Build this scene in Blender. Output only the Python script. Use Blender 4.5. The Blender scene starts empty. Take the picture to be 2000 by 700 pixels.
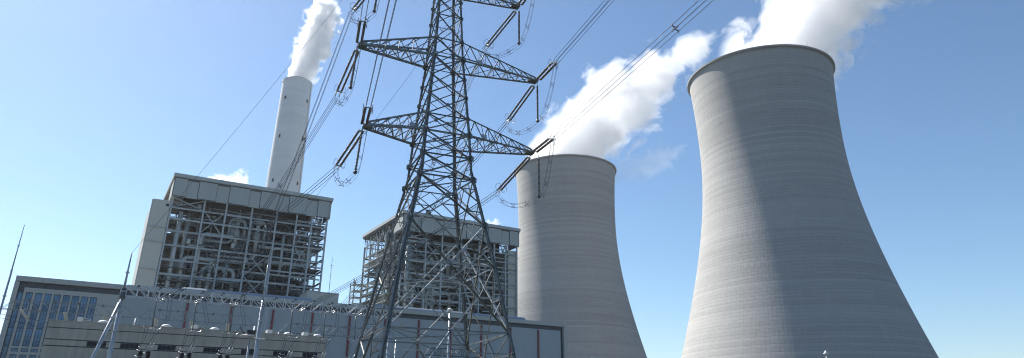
import bpy, math, random
from mathutils import Vector, Matrix
R = math.radians
random.seed(7)
SC = bpy.context.scene
COL = SC.collection

# ------------------------------------------------------------------ camera
P, RO, F = R(22.254), R(-0.1635), 1333.33
c_, s_ = math.cos(P), math.sin(P)
cd = bpy.data.cameras.new('camera')
cam = bpy.data.objects.new('camera', cd)
COL.objects.link(cam)
fw = Vector((0, c_, s_)); up0 = Vector((0, -s_, c_)); rt0 = Vector((1, 0, 0))
rt = rt0 * math.cos(RO) - up0 * math.sin(RO)
up = rt0 * math.sin(RO) + up0 * math.cos(RO)
m3 = Matrix((rt, up, -fw)).transposed()
cam.matrix_world = Matrix.Translation((0, 0, 1.7)) @ m3.to_4x4()
cd.sensor_width = 36
cd.lens = 36 * F / 2000
cd.shift_y = (280 - 350) / 2000
cd.clip_start = 0.1
cd.clip_end = 20000
SC.camera = cam

# ------------------------------------------------------------------ light
SUN_AZ, SUN_EL = R(-50.5), R(46)          # azimuth from +Y towards +X
w = bpy.data.worlds.new('World')
SC.world = w
w.use_nodes = True
nt = w.node_tree
bg = nt.nodes['Background']
sky = nt.nodes.new('ShaderNodeTexSky')
sky.sky_type = 'NISHITA'
sky.sun_disc = False
sky.sun_elevation = SUN_EL
sky.sun_rotation = SUN_AZ
sky.altitude = 0
sky.air_density = 1.0
sky.dust_density = 0.3
sky.ozone_density = 8.0
tint = nt.nodes.new('ShaderNodeVectorMath')      # white balance of the whole sky
tint.operation = 'MULTIPLY'
tint.inputs[1].default_value = (1.01, 0.965, 0.85)
nt.links.new(sky.outputs[0], tint.inputs[0])
nt.links.new(tint.outputs[0], bg.inputs[0])
bg.inputs[1].default_value = 0.084
ld = bpy.data.lights.new('sun', 'SUN')
ld.energy = 5.0
ld.angle = R(0.5)
ld.color = (1.0, 0.94, 0.85)
sun = bpy.data.objects.new('sun', ld)
COL.objects.link(sun)
sd = Vector((math.sin(SUN_AZ) * math.cos(SUN_EL), math.cos(SUN_AZ) * math.cos(SUN_EL), math.sin(SUN_EL)))
sun.rotation_euler = sd.to_track_quat('Z', 'Y').to_euler()
sun.location = sd * 300
SC.view_settings.view_transform = 'Standard'
SC.view_settings.look = 'None'
SC.view_settings.exposure = 1.08
SC.view_settings.gamma = 1
SC.cycles.volume_bounces = 24
SC.cycles.max_bounces = 24
SC.cycles.volume_step_rate = 0.15
SC.cycles.filter_width = 1.1
SC.cycles.volume_max_steps = 400

# ------------------------------------------------------------------ materials
def mat(name, col, rough=0.6, metal=0.0, var=0.12, scale=0.6, bump=0.0, bscale=8.0, streak=0.0, spec=0.5):
    m = bpy.data.materials.new(name)
    m.use_nodes = True
    t = m.node_tree
    b = t.nodes['Principled BSDF']
    b.inputs['Roughness'].default_value = rough
    b.inputs['Metallic'].default_value = metal
    b.inputs['Specular IOR Level'].default_value = spec
    tc = t.nodes.new('ShaderNodeTexCoord')
    n = t.nodes.new('ShaderNodeTexNoise')
    n.inputs['Scale'].default_value = scale
    n.inputs['Detail'].default_value = 6
    t.links.new(tc.outputs['Object'], n.inputs['Vector'])
    fac = n.outputs['Fac']
    if streak:
        mp = t.nodes.new('ShaderNodeMapping')
        mp.inputs['Scale'].default_value = (2.2, 2.2, 0.12)
        t.links.new(tc.outputs['Object'], mp.inputs['Vector'])
        n2 = t.nodes.new('ShaderNodeTexNoise')
        n2.inputs['Scale'].default_value = 1.0
        n2.inputs['Detail'].default_value = 5
        t.links.new(mp.outputs[0], n2.inputs['Vector'])
        mx = t.nodes.new('ShaderNodeMix')
        mx.data_type = 'FLOAT'
        mx.inputs[0].default_value = streak
        t.links.new(fac, mx.inputs[2]); t.links.new(n2.outputs['Fac'], mx.inputs[3])
        fac = mx.outputs[0]
    r = t.nodes.new('ShaderNodeValToRGB')
    r.color_ramp.elements[0].position = 0.3
    r.color_ramp.elements[1].position = 0.7
    r.color_ramp.elements[0].color = [max(0, x * (1 - var)) for x in col] + [1]
    r.color_ramp.elements[1].color = [min(1, x * (1 + var)) for x in col] + [1]
    t.links.new(fac, r.inputs[0])
    t.links.new(r.outputs[0], b.inputs['Base Color'])
    if bump:
        n3 = t.nodes.new('ShaderNodeTexNoise')
        n3.inputs['Scale'].default_value = bscale
        n3.inputs['Detail'].default_value = 4
        t.links.new(tc.outputs['Object'], n3.inputs['Vector'])
        bp = t.nodes.new('ShaderNodeBump')
        bp.inputs['Strength'].default_value = bump
        bp.inputs['Distance'].default_value = 0.05
        t.links.new(n3.outputs['Fac'], bp.inputs['Height'])
        t.links.new(bp.outputs[0], b.inputs['Normal'])
    return m

def ribbed(m, freq, axis='X', strength=0.5, dist=0.04):
    """profiled sheet: fine relief only"""
    t = m.node_tree
    b = t.nodes['Principled BSDF']
    tc = t.nodes.new('ShaderNodeTexCoord')
    wv = t.nodes.new('ShaderNodeTexWave')
    wv.bands_direction = axis
    wv.inputs['Scale'].default_value = freq
    t.links.new(tc.outputs['Object'], wv.inputs['Vector'])
    bp = t.nodes.new('ShaderNodeBump')
    bp.inputs['Strength'].default_value = strength
    bp.inputs['Distance'].default_value = dist
    t.links.new(wv.outputs['Fac'], bp.inputs['Height'])
    t.links.new(bp.outputs[0], b.inputs['Normal'])
    return m

M = {}
M['galv'] = mat('galvanised_steel', (0.145, 0.162, 0.165), 0.42, 0.3, 0.25, 1.5)
M['galv_light'] = mat('bright_galvanised_steel', (0.34, 0.38, 0.42), 0.4, 0.35, 0.18, 2.0)
M['bolt'] = mat('dark_steel', (0.08, 0.09, 0.10), 0.5, 0.3, 0.2, 2.0)
M['wire'] = mat('aluminium_wire', (0.06, 0.075, 0.095), 0.5, 0.3, 0.1, 0.5)
M['porcelain'] = mat('grey_porcelain', (0.17, 0.155, 0.13), 0.75, 0, 0.15, 2.0, spec=0.2)
M['porcelain_brown'] = mat('brown_porcelain', (0.12, 0.085, 0.065), 0.7, 0, 0.15, 2.0, spec=0.2)
M['porcelain_green'] = mat('olive_porcelain', (0.08, 0.09, 0.045), 0.7, 0, 0.15, 2.0, spec=0.2)
M['cream_porcelain'] = mat('cream_porcelain', (0.52, 0.47, 0.36), 0.4, 0, 0.12, 2.0)
M['bright_metal'] = mat('bright_fitting_metal', (0.45, 0.46, 0.48), 0.3, 0.6, 0.1, 3.0)
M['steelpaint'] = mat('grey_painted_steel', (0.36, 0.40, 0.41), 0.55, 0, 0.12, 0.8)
M['steel_inner'] = mat('grey_shaded_inner_steel', (0.24, 0.26, 0.265), 0.6, 0, 0.2, 0.8)  # darker copy of the frame paint: interior shade put into the colour
M['galv_mid'] = mat('mid_galvanised_steel', (0.19, 0.215, 0.235), 0.42, 0.3, 0.2, 1.5)
M['galv_pale'] = mat('pale_galvanised_steel', (0.33, 0.345, 0.35), 0.4, 0.3, 0.2, 1.5)  # paler tone puts the look of sunlit glints into some pylon members
M['galv_olive'] = mat('weathered_olive_steel', (0.14, 0.135, 0.11), 0.5, 0.2, 0.3, 1.2)
M['pipepaint'] = mat('grey_pipe_lagging', (0.50, 0.53, 0.52), 0.45, 0.15, 0.2, 0.7)
M['pipedark'] = mat('dull_pipe_lagging', (0.15, 0.155, 0.16), 0.6, 0.1, 0.3, 0.9)
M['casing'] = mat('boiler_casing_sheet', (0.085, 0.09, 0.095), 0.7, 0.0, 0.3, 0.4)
M['grating'] = mat('floor_grating_steel', (0.16, 0.18, 0.19), 0.6, 0.1, 0.25, 1.0)
M['fascia'] = ribbed(mat('grey_green_sheet_cladding', (0.34, 0.365, 0.35), 0.55, 0, 0.06, 0.15, streak=0.5), 1.1)
M['fascia_cap'] = mat('roof_cap_flashing', (0.37, 0.395, 0.38), 0.5, 0, 0.05, 0.2)
M['cream'] = mat('cream_cladding', (0.46, 0.455, 0.41), 0.6, 0, 0.07, 0.2, streak=0.5)
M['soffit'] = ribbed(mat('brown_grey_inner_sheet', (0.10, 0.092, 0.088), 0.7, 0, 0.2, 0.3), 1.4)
M['hall_metal'] = ribbed(mat('blue_grey_metal_cladding', (0.30, 0.345, 0.365), 0.5, 0, 0.05, 0.08, streak=0.4), 1.6, 'X', 0.15)
M['hall_stone'] = mat('pale_grey_facade_panel', (0.38, 0.39, 0.37), 0.6, 0, 0.06, 0.3, streak=0.4)
M['hall_frame'] = mat('pale_grey_portal_panel', (0.38, 0.39, 0.37), 0.6, 0, 0.05, 0.3, streak=0.4)
M['dark_band'] = mat('dark_slate_band', (0.048, 0.058, 0.074), 0.5, 0, 0.1, 0.3)
M['red'] = mat('red_painted_pipe', (0.19, 0.022, 0.033), 0.45, 0, 0.12, 0.5)
M['glass'] = mat('sky_tinted_window_glass', (0.07, 0.19, 0.33), 0.08, 0, 0.45, 0.5, spec=0.5)  # blue of the reflected sky put into the base colour
M['spandrel'] = mat('slate_spandrel_glass', (0.05, 0.14, 0.25), 0.15, 0, 0.2, 0.5, spec=0.4)
M['mullion'] = mat('dark_window_mullion', (0.06, 0.085, 0.12), 0.4, 0.2, 0.1, 1.0)
M['concrete_wall'] = mat('weathered_concrete_render', (0.35, 0.335, 0.29), 0.8, 0, 0.2, 0.5, bump=0.3, bscale=6, streak=0.55)
M['groove'] = mat('dark_joint_mortar', (0.06, 0.065, 0.07), 0.8, 0, 0.15, 1.0)
M['window_dark'] = mat('dark_window_glass', (0.02, 0.024, 0.026), 0.25, 0, 0.2, 1.0, spec=0.12)
M['white'] = mat('white_painted_metal', (0.52, 0.53, 0.53), 0.45, 0, 0.06, 1.2)
M['black'] = mat('black_plastic', (0.02, 0.02, 0.022), 0.5, 0, 0.2, 1.0)
M['roof_felt'] = mat('grey_roof_sheet', (0.22, 0.23, 0.23), 0.7, 0, 0.1, 0.3)
M['monitor'] = mat('pale_blue_ridge_sheet', (0.20, 0.25, 0.30), 0.4, 0.1, 0.08, 0.3)
M['ground'] = mat('gravel_ground', (0.06, 0.065, 0.065), 0.9, 0, 0.25, 0.3, bump=0.5, bscale=3)
M['asphalt'] = mat('asphalt_road', (0.05, 0.05, 0.052), 0.85, 0, 0.2, 0.6, bump=0.3, bscale=12)
M['marking'] = mat('white_road_paint', (0.7, 0.7, 0.68), 0.6, 0, 0.1, 1.0)
M['flue'] = mat('soot_dark_lining', (0.05, 0.05, 0.05), 0.9, 0, 0.2, 0.3)

def shell_material(name, base, nseg, lift, seed, contrast=1.0, joint=0.88):
    """board-marked concrete lifts: tone per lift, joints, panel mottling, water streaks"""
    m = bpy.data.materials.new(name)
    m.use_nodes = True
    t = m.node_tree; L = t.links
    b = t.nodes['Principled BSDF']
    b.inputs['Roughness'].default_value = 0.88
    b.inputs['Specular IOR Level'].default_value = 0.25
    def math_(op, a, c=None, clamp=False):
        n = t.nodes.new('ShaderNodeMath'); n.operation = op; n.use_clamp = clamp
        for i, v in enumerate((a, c)):
            if v is None: continue
            if isinstance(v, (int, float)): n.inputs[i].default_value = v
            else: L.new(v, n.inputs[i])
        return n.outputs[0]
    tc = t.nodes.new('ShaderNodeTexCoord')
    sp = t.nodes.new('ShaderNodeSeparateXYZ')
    L.new(tc.outputs['Object'], sp.inputs[0])
    x, y, z = sp.outputs
    ang = math_('ARCTAN2', y, x)
    aseg = math_('MULTIPLY', ang, nseg / (2 * math.pi))
    zb = math_('DIVIDE', z, lift)
    fz = math_('FLOOR', zb); fa = math_('FLOOR', aseg)
    def comb(a, c, d):
        n = t.nodes.new('ShaderNodeCombineXYZ')
        for i, v in enumerate((a, c, d)):
            if isinstance(v, (int, float)): n.inputs[i].default_value = v
            else: L.new(v, n.inputs[i])
        return n.outputs[0]
    def noise(vec, scale, detail=4, rough=0.55):
        n = t.nodes.new('ShaderNodeTexNoise')
        n.inputs['Scale'].default_value = scale; n.inputs['Detail'].default_value = detail
        n.inputs['Roughness'].default_value = rough
        L.new(vec, n.inputs['Vector']); return n.outputs['Fac']
    def white(vec):
        n = t.nodes.new('ShaderNodeTexWhiteNoise'); n.noise_dimensions = '3D'
        L.new(vec, n.inputs['Vector']); return n.outputs['Value']
    lift_tone = white(comb(fz, seed, 0.5))                    # one tone per concrete pour
    panel = white(comb(fz, fa, seed))                         # one tone per form panel
    broad = noise(comb(math_('MULTIPLY', ang, 0.6), seed, math_('MULTIPLY', z, 0.11)), 1.0, 5)   # broad pour bands
    streakz = noise(comb(math_('MULTIPLY', ang, 3.0), seed, math_('MULTIPLY', z, 0.9)), 1.0, 4)
    drip = noise(comb(math_('MULTIPLY', ang, 60.0), seed, math_('MULTIPLY', z, 0.05)), 1.0, 3)
    mott = noise(tc.outputs['Object'], 0.6, 6, 0.65)
    jz = math_('LESS_THAN', math_('FRACT', zb), 0.13)
    ja = math_('LESS_THAN', math_('FRACT', aseg), 0.12)
    k = contrast
    v = 1.0
    terms = [(lift_tone, 0.22), (panel, 0.06), (broad, 0.34), (streakz, 0.2), (drip, 0.22), (mott, 0.22)]
    acc = None
    for s_n, a in terms:
        q = math_('MULTIPLY', math_('SUBTRACT', s_n, 0.5), a * k)
        acc = q if acc is None else math_('ADD', acc, q)
    acc = math_('ADD', acc, 1.0)
    # dark pour line on the odd lift
    odd = math_('GREATER_THAN', white(comb(fz, seed + 3.0, 2.5)), 0.93)
    dm = math_('MULTIPLY', odd, math_('GREATER_THAN', streakz, 0.5))
    acc = math_('MULTIPLY', acc, math_('SUBTRACT', 1.0, math_('MULTIPLY', dm, 0.16 * k)))
    acc = math_('MULTIPLY', acc, math_('SUBTRACT', 1.0, math_('MULTIPLY', jz, (1 - joint))))
    acc = math_('MULTIPLY', acc, math_('SUBTRACT', 1.0, math_('MULTIPLY', ja, (1 - joint) * 0.28)))
    vm = t.nodes.new('ShaderNodeVectorMath'); vm.operation = 'SCALE'
    vm.inputs[0].default_value = base
    L.new(acc, vm.inputs['Scale'])
    L.new(vm.outputs[0], b.inputs['Base Color'])
    bp = t.nodes.new('ShaderNodeBump')
    bp.inputs['Strength'].default_value = 0.5
    bp.inputs['Distance'].default_value = 0.08
    h = math_('ADD', math_('MULTIPLY', panel, 0.4), math_('SUBTRACT', mott, math_('MULTIPLY', jz, 0.6)))
    L.new(h, bp.inputs['Height'])
    L.new(bp.outputs[0], b.inputs['Normal'])
    return m
M['tower'] = shell_material('cooling_tower_concrete', (0.318, 0.321, 0.32), 180, 1.35, 1.7, 0.62, 0.88)
M['chimney'] = shell_material('chimney_concrete', (0.62, 0.64, 0.65), 28, 2.6, 8.3, 0.3, 0.97)

# ------------------------------------------------------------------ mesh tools
class MB:
    def __init__(s): s.v = []; s.f = []
    def box(s, x0, x1, y0, y1, z0, z1):
        n = len(s.v)
        s.v += [(x, y, z) for z in (z0, z1) for y in (y0, y1) for x in (x0, x1)]
        s.f += [tuple(n + i for i in q) for q in ((0, 2, 3, 1), (4, 5, 7, 6), (0, 1, 5, 4), (2, 6, 7, 3), (0, 4, 6, 2), (1, 3, 7, 5))]
        return s
    def frame(s, p, q, hint=(0, 0, 1)):
        d = (Vector(q) - Vector(p)).normalized()
        h = Vector(hint)
        if abs(d.dot(h.normalized())) > 0.98: h = Vector((1, 0.3, 0))
        a = d.cross(h).normalized()
        return d, a, a.cross(d).normalized()
    def prism(s, p, q, prof, hint=(0, 0, 1)):
        p, q = Vector(p), Vector(q)
        d, a, b = s.frame(p, q, hint)
        n = len(s.v); k = len(prof)
        for o in (p, q):
            s.v += [tuple(o + a * x + b * y) for x, y in prof]
        for i in range(k):
            j = (i + 1) % k
            s.f.append((n + i, n + j, n + k + j, n + k + i))
        s.f.append(tuple(n + i for i in reversed(range(k)))); s.f.append(tuple(n + k + i for i in range(k)))
        return s
    def bar(s, p, q, w, h=None, hint=(0, 0, 1)):
        h = h or w
        return s.prism(p, q, [(-w / 2, -h / 2), (w / 2, -h / 2), (w / 2, h / 2), (-w / 2, h / 2)], hint)
    def angle(s, p, q, w, t=None, hint=(0, 0, 1), fx=1, fy=1):
        t = t or w * 0.12
        pr = [(0, 0), (w, 0), (w, t), (t, t), (t, w), (0, w)]
        pr = [(x * fx - w * 0.3 * fx, y * fy - w * 0.3 * fy) for x, y in pr]
        if fx * fy < 0: pr = pr[::-1]
        return s.prism(p, q, pr, hint)
    def ibeam(s, p, q, w, h, hint=(0, 0, 1)):
        t = h * 0.12; u = w * 0.14
        pr = [(-w/2, -h/2), (w/2, -h/2), (w/2, -h/2+t), (u/2, -h/2+t), (u/2, h/2-t), (w/2, h/2-t), (w/2, h/2), (-w/2, h/2), (-w/2, h/2-t), (-u/2, h/2-t), (-u/2, -h/2+t), (-w/2, -h/2+t)]
        return s.prism(p, q, pr, hint)
    def tube(s, pts, r, n=8, cap=True):
        pts = [Vector(p) for p in pts]
        rr = r if isinstance(r, (list, tuple)) else [r] * len(pts)
        base = len(s.v)
        a = None
        for i, p in enumerate(pts):
            d = (pts[min(i + 1, len(pts) - 1)] - pts[max(i - 1, 0)]).normalized()
            if a is None:
                h = Vector((0, 0, 1)) if abs(d.z) < 0.9 else Vector((1, 0, 0))
                a = d.cross(h).normalized()
            else:
                a = (a - d * a.dot(d)).normalized()
            b = d.cross(a)
            for k in range(n):
                t = 2 * math.pi * k / n
                s.v.append(tuple(p + (a * math.cos(t) + b * math.sin(t)) * rr[i]))
        for i in range(len(pts) - 1):
            for k in range(n):
                j = (k + 1) % n
                s.f.append((base + i * n + k, base + i * n + j, base + (i + 1) * n + j, base + (i + 1) * n + k))
        if cap:
            s.f.append(tuple(base + k for k in reversed(range(n))))
            s.f.append(tuple(base + (len(pts) - 1) * n + k for k in range(n)))
        return s
    def lathe(s, prof, n=16, o=(0, 0, 0), cap=True, a0=0):
        base = len(s.v)
        for r, z in prof:
            for k in range(n):
                t = 2 * math.pi * k / n + a0
                s.v.append((o[0] + r * math.cos(t), o[1] + r * math.sin(t), o[2] + z))
        for i in range(len(prof) - 1):
            for k in range(n):
                j = (k + 1) % n
                s.f.append((base + i * n + k, base + i * n + j, base + (i + 1) * n + j, base + (i + 1) * n + k))
        if cap:
            s.f.append(tuple(base + k for k in reversed(range(n))))
            s.f.append(tuple(base + (len(prof) - 1) * n + k for k in range(n)))
        return s
    def poly(s, pts, thick):
        """flat plate: pts lie in one plane, extruded along its normal"""
        pts = [Vector(p) for p in pts]
        nrm = (pts[1] - pts[0]).cross(pts[2] - pts[0]).normalized() * (thick / 2)
        n = len(s.v); k = len(pts)
        s.v += [tuple(p - nrm) for p in pts] + [tuple(p + nrm) for p in pts]
        for i in range(k):
            j = (i + 1) % k
            s.f.append((n + i, n + j, n + k + j, n + k + i))
        s.f.append(tuple(n + i for i in reversed(range(k)))); s.f.append(tuple(n + k + i for i in range(k)))
        return s
    def build(s, name, m, parent=None, smooth=False, loc=None):
        me = bpy.data.meshes.new(name)
        me.from_pydata(s.v, [], s.f)
        me.materials.append(M[m] if isinstance(m, str) else m)
        if smooth:
            me.polygons.foreach_set('use_smooth', [True] * len(me.polygons))
        o = bpy.data.objects.new(name, me)
        COL.objects.link(o)
        if parent: o.parent = parent
        if loc: o.location = loc
        return o

def inst(src, parent=None, loc=None, rot=None, name=None):
    o = src.copy(); COL.objects.link(o)
    if parent: o.parent = parent
    if loc is not None: o.location = loc
    if rot is not None: o.rotation_euler = rot
    return o

def tag(o, label=None, cat=None, group=None, kind=None):
    if label: o['label'] = label
    if cat: o['category'] = cat
    if group: o['group'] = group
    if kind: o['kind'] = kind
    return o

def thing(name, label, cat, loc=(0, 0, 0), rz=0, group=None):
    o = bpy.data.objects.new(name, None)
    COL.objects.link(o)
    o.location = loc; o.rotation_euler = (0, 0, rz)
    o.empty_display_size = 0.5
    return tag(o, label, cat, group)

def copy_thing(root, loc, label, group=None):
    c = root.copy(); COL.objects.link(c); c.location = loc; c['label'] = label
    if group: c['group'] = group
    for ch in root.children:
        d = ch.copy(); COL.objects.link(d); d.parent = c
        for g in ch.children:
            e = g.copy(); COL.objects.link(e); e.parent = d
    return c

FR = R(90 - 58.865)                     # plant grid: facades run along this heading
U = Vector((math.cos(FR), math.sin(FR), 0)); N = Vector((-math.sin(FR), math.cos(FR), 0))
def W(a, b, z=0.0): return U * a + N * b + Vector((0, 0, z))
def lerp(p, q, t): return Vector(p) * (1 - t) + Vector(q) * t
def bend(pts, r=0.9, n=5):
    """round the corners of a pipe run"""
    pts = [Vector(p) for p in pts]
    out = [pts[0]]
    for i in range(1, len(pts) - 1):
        a, b, c = pts[i - 1], pts[i], pts[i + 1]
        ra = min(r, (a - b).length * 0.45, (c - b).length * 0.45)
        p0 = b + (a - b).normalized() * ra; p1 = b + (c - b).normalized() * ra
        for k in range(n + 1):
            t = k / n
            out.append(p0 * (1 - t) ** 2 + b * 2 * t * (1 - t) + p1 * t * t)
    out.append(pts[-1])
    return out

# ------------------------------------------------------------------ ground
tag(MB().box(-6000, 6000, -6000, 6000, -1, 0).build('ground', 'ground'), kind='structure')
tag(MB().box(-5, 5, -60, 300, -0.5, 0.006).build('road', 'asphalt', loc=tuple(W(44, 40))), kind='structure').rotation_euler = (0, 0, FR + R(0))

# ------------------------------------------------------------------ cooling towers
RT, ZT, BL, BU, HT = 29.976, 114.487, 74.415, 105.64, 150.0
def rad(z): return RT * math.sqrt(1 + ((z - ZT) / (BL if z < ZT else BU)) ** 2)
shell_mb = MB(); NS = 180
prof = []
z = 9.0
while z < HT - 0.01:
    z1 = min(z + 1.35, HT)
    prof += [(rad(z), z), (rad(z1) + 0.045, z1)]
    z = z1
prof += [(rad(HT) - 0.9, HT)]
for zz in (140, 120, 100, 70, 40, 9): prof.append((rad(zz) - 0.9, zz))
shell_mb.lathe(prof, NS, cap=False)
rim_mb = MB().lathe([(rad(149.3) + 0.05, 149.3), (rad(149) + 1.0, 149.55), (rad(149) + 1.1, 149.65), (rad(150) + 1.05, 150.25), (rad(150) - 1.0, 150.25), (rad(150) - 1.0, 149.2)], NS, cap=False)
def cooling_tower(loc, label):
    t = thing('cooling_tower', label, 'cooling tower', loc, 0, 'cooling towers')
    sh = shell_mb.build('shell', 'tower', t)
    rim_mb.build('rim', 'tower', t)
    hd = MB()
    for k in range(72):
        a = 2 * math.pi * k / 72
        p = (rad(150) - 0.2) * math.cos(a), (rad(150) - 0.2) * math.sin(a)
        hd.bar((p[0], p[1], 150.2), (p[0], p[1], 151.2), 0.05)
        b = 2 * math.pi * (k + 1) / 72
        q = (rad(150) - 0.2) * math.cos(b), (rad(150) - 0.2) * math.sin(b)
        for h in (150.7, 151.2): hd.bar((p[0], p[1], h), (q[0], q[1], h), 0.035)
    tag(hd.build('rim_railing', 'galv', t), kind='stuff')
    for k in range(14):
        a = 2 * math.pi * (k + 0.3) / 14
        MB().tube([((rad(150)) * math.cos(a), (rad(150)) * math.sin(a), 150.2), ((rad(150)) * math.cos(a), (rad(150)) * math.sin(a), 154.0)], [0.05, 0.02], 5).build('lightning_rod', 'galv', t)
    # access ladder in its cage up the side facing the works
    az = math.atan2(-loc[1], -loc[0]) - R(24)
    lad = MB()
    zs = [9 + 1.5 * i for i in range(22 if loc[1] > 350 else 6)]
    for i in range(len(zs) - 1):
        for da in (-0.008, 0.008):
            a = az + da
            lad.bar(((rad(zs[i]) + .3) * math.cos(a), (rad(zs[i]) + .3) * math.sin(a), zs[i]), ((rad(zs[i + 1]) + .3) * math.cos(a), (rad(zs[i + 1]) + .3) * math.sin(a), zs[i + 1]), 0.09)
    lad.build('ladder', 'bolt', t)
    col = None
    for k in range(44):
        a = 2 * math.pi * k / 44; d = math.pi / 44
        for s in (-1, 1):
            if col is None or True:
                MB().tube([((rad(9) - .45) * math.cos(a), (rad(9) - .45) * math.sin(a), 9.3), ((rad(0) + .2) * math.cos(a + s * d), (rad(0) + .2) * math.sin(a + s * d), 0)], 0.42, 6).build('leg', 'tower', t)
    return t
T2 = cooling_tower((115.35, 284.07, 0), 'nearer, larger-looking concrete cooling tower with broad flared base')
T1 = cooling_tower((34.19, 412.56, 0), 'farther concrete cooling tower rising behind the second boiler house')

# ------------------------------------------------------------------ chimney
ch = thing('chimney', 'tall pale concrete chimney with small dark openings, steaming behind first boiler house', 'chimney', (-140.9, 400, 0))
def crad(z): return 9.35 + (207.4 - z) * 0.012
pr = []
z = 0.0
while z < 206:
    pr += [(crad(z), z), (crad(z + 2.6) + 0.02, min(z + 2.6, 206.2))]
    z += 2.6
MB().lathe(pr, 84, cap=False).build('shaft', 'chimney', ch)
MB().lathe([(crad(206) + .0, 205.6), (crad(206) + .35, 206.0), (crad(207) + .35, 207.4), (crad(207) - .8, 207.4), (crad(207) - .8, 200)], 84, cap=False).build('cap', 'chimney', ch)
MB().lathe([(8.2, 200), (8.2, 208.4), (7.6, 208.4), (7.6, 195)], 48, cap=True).build('flue', 'flue', ch)
fc = math.atan2(-400, 140.9)
for zz in (193.0, 166.2, 137.0, 108.0):
    for k in range(4):
        a = fc + R(-40) + k * math.pi / 2
        mb = MB()
        rr = crad(zz)
        p = Vector((math.cos(a), math.sin(a), 0)); tt = Vector((-math.sin(a), math.cos(a), 0))
        o = p * (rr + 0.02)
        mb.poly([o - tt * .65 + Vector((0, 0, zz - 1)), o + tt * .65 + Vector((0, 0, zz - 1)), o + tt * .65 + Vector((0, 0, zz + 1)), o - tt * .65 + Vector((0, 0, zz + 1))], 0.12)
        op = mb.build('opening', 'black', ch)
        MB().bar(o - tt * .85 + p * .1 + Vector((0, 0, zz - 1.1)), o + tt * .85 + p * .1 + Vector((0, 0, zz - 1.1)), 0.25).build('sill', 'galv', op)
lad = MB()
for da in (-0.03, 0.03):
    a = fc + R(62) + da
    lad.bar(((crad(0) + .25) * math.cos(a), (crad(0) + .25) * math.sin(a), 0), ((crad(206) + .25) * math.cos(a), (crad(206) + .25) * math.sin(a), 206), 0.07)
lad.build('ladder', 'galv', ch)

# ------------------------------------------------------------------ turbine hall with office end
HB = 150.0
hall = thing('turbine_hall', 'long low turbine hall with dark top band, red pipes and a windowed end', 'turbine hall', W(-12.65, HB), FR)
HL, HT_ = 120.0, 25.8
ao = 12.65                                   # facade coordinate a -> local x
MB().box(0.9, HL - 0.9, 1.0, 45, 0, 24.6).build('hall_core', 'dark_band', hall)
MB().box(0, HL, 1.2, 45.5, 24.9, 25.75).build('roof', 'roof_felt', hall)
# portal frame: outer pale frame, proud of the dark recessed band
x = 0.0
k = 0
while x < HL - 0.1:
    x1 = min(x + 4.13, HL)
    MB().box(x + 0.012, x1 - 0.012, 0, 1.2, 24.9, 25.8).build('parapet_panel', 'hall_frame', hall); x = x1
for xa, xb in ((0, 0.75), (HL - 0.8, HL)):
    z = 0
    while z < 24.8:
        z1 = min(z + 3.1, 24.9)
        MB().box(xa, xb, 0, 1.2, z + .01, z1 - .01).build('pier_panel', 'hall_frame', hall); z = z1
for z0 in range(0, 24, 4):
    MB().box(-0.02, 1.2, 1.2, 45.5, z0 + .015, min(z0 + 4, 24.9) - .015).build('end_wall_panel', 'hall_frame', hall)
    MB().box(HL - 1.2, HL + 0.02, 1.2, 45.5, z0 + .015, min(z0 + 4, 24.9) - .015).build('end_wall_panel', 'hall_frame', hall)
MB().box(0.75, HL - 0.8, 0.7, 1.1, 23.9, 24.9).build('recessed_band', 'dark_band', hall)
MB().box(HL - 1.55, HL - 0.8, 0.7, 1.1, 0, 23.9).build('recessed_band', 'dark_band', hall)
# window zone: a from -10.9 to 0.6
def pane_window(parent, x0, x1, z0, z1, nx, nz, spand=0.0, y=0.62):
    fr = MB()
    t = 0.07
    fr.box(x0, x1, y - .02, y + .1, z0, z0 + t).box(x0, x1, y - .02, y + .1, z1 - t, z1)
    fr.box(x0, x0 + t, y - .02, y + .1, z0 + t, z1 - t).box(x1 - t, x1, y - .02, y + .1, z0 + t, z1 - t)
    w_ = (x1 - x0 - 2 * t) / nx
    for i in range(1, nx): fr.box(x0 + t + i * w_ - .03, x0 + t + i * w_ + .03, y - .02, y + .1, z0 + t, z1 - t)
    fo = fr.build('window', 'mullion', parent)
    zs = [z0 + t + spand] if spand else [z0 + t]
    edges = ([(z0 + t, z0 + t + spand, 'spandrel')] if spand else [])
    hh = (z1 - t - zs[0])
    cuts = [0, .34, 1.0] if nz == 2 else ([0, 1.0] if nz == 1 else [i / nz for i in range(nz + 1)])
    edges += [(zs[0] + hh * cuts[i], zs[0] + hh * cuts[i + 1], 'glass') for i in range(len(cuts) - 1)]
    for i in range(nx):
        for a, b, mm in edges:
            tilt = random.uniform(-.012, .012)
            xa, xb = x0 + t + i * w_ + .035, x0 + t + (i + 1) * w_ - .035
            n = MB()
            n.v = [(xa, y + .05 + tilt, a + .025), (xb, y + .05 - tilt, a + .025), (xb, y + .05 - tilt * .3, b - .025), (xa, y + .05 + tilt * .6, b - .025)]
            n.v += [(p[0], p[1] + .03, p[2]) for p in n.v]
            n.f = [(0, 1, 2, 3), (7, 6, 5, 4), (0, 4, 5, 1), (1, 5, 6, 2), (2, 6, 7, 3), (3, 7, 4, 0)]
            n.build('spandrel' if mm == 'spandrel' else 'pane', mm, fo)
    return fo
strips = [(-10.6 + i * 1.425, -10.6 + i * 1.425 + 1.04 + .015 * i) for i in range(8)]
strips = [(a + ao, b + ao) for a, b in strips]
floors = [(20.0, 23.1), (16.9, 20.0), (13.8, 16.9)]
low = [(13.5, 12.9), (12.45, 9.6), (9.4, 8.8), (8.4, 5.4), (4.9, 1.2)]
xs = [1.65] + [v for s in strips for v in s] + [13.55]
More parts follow.
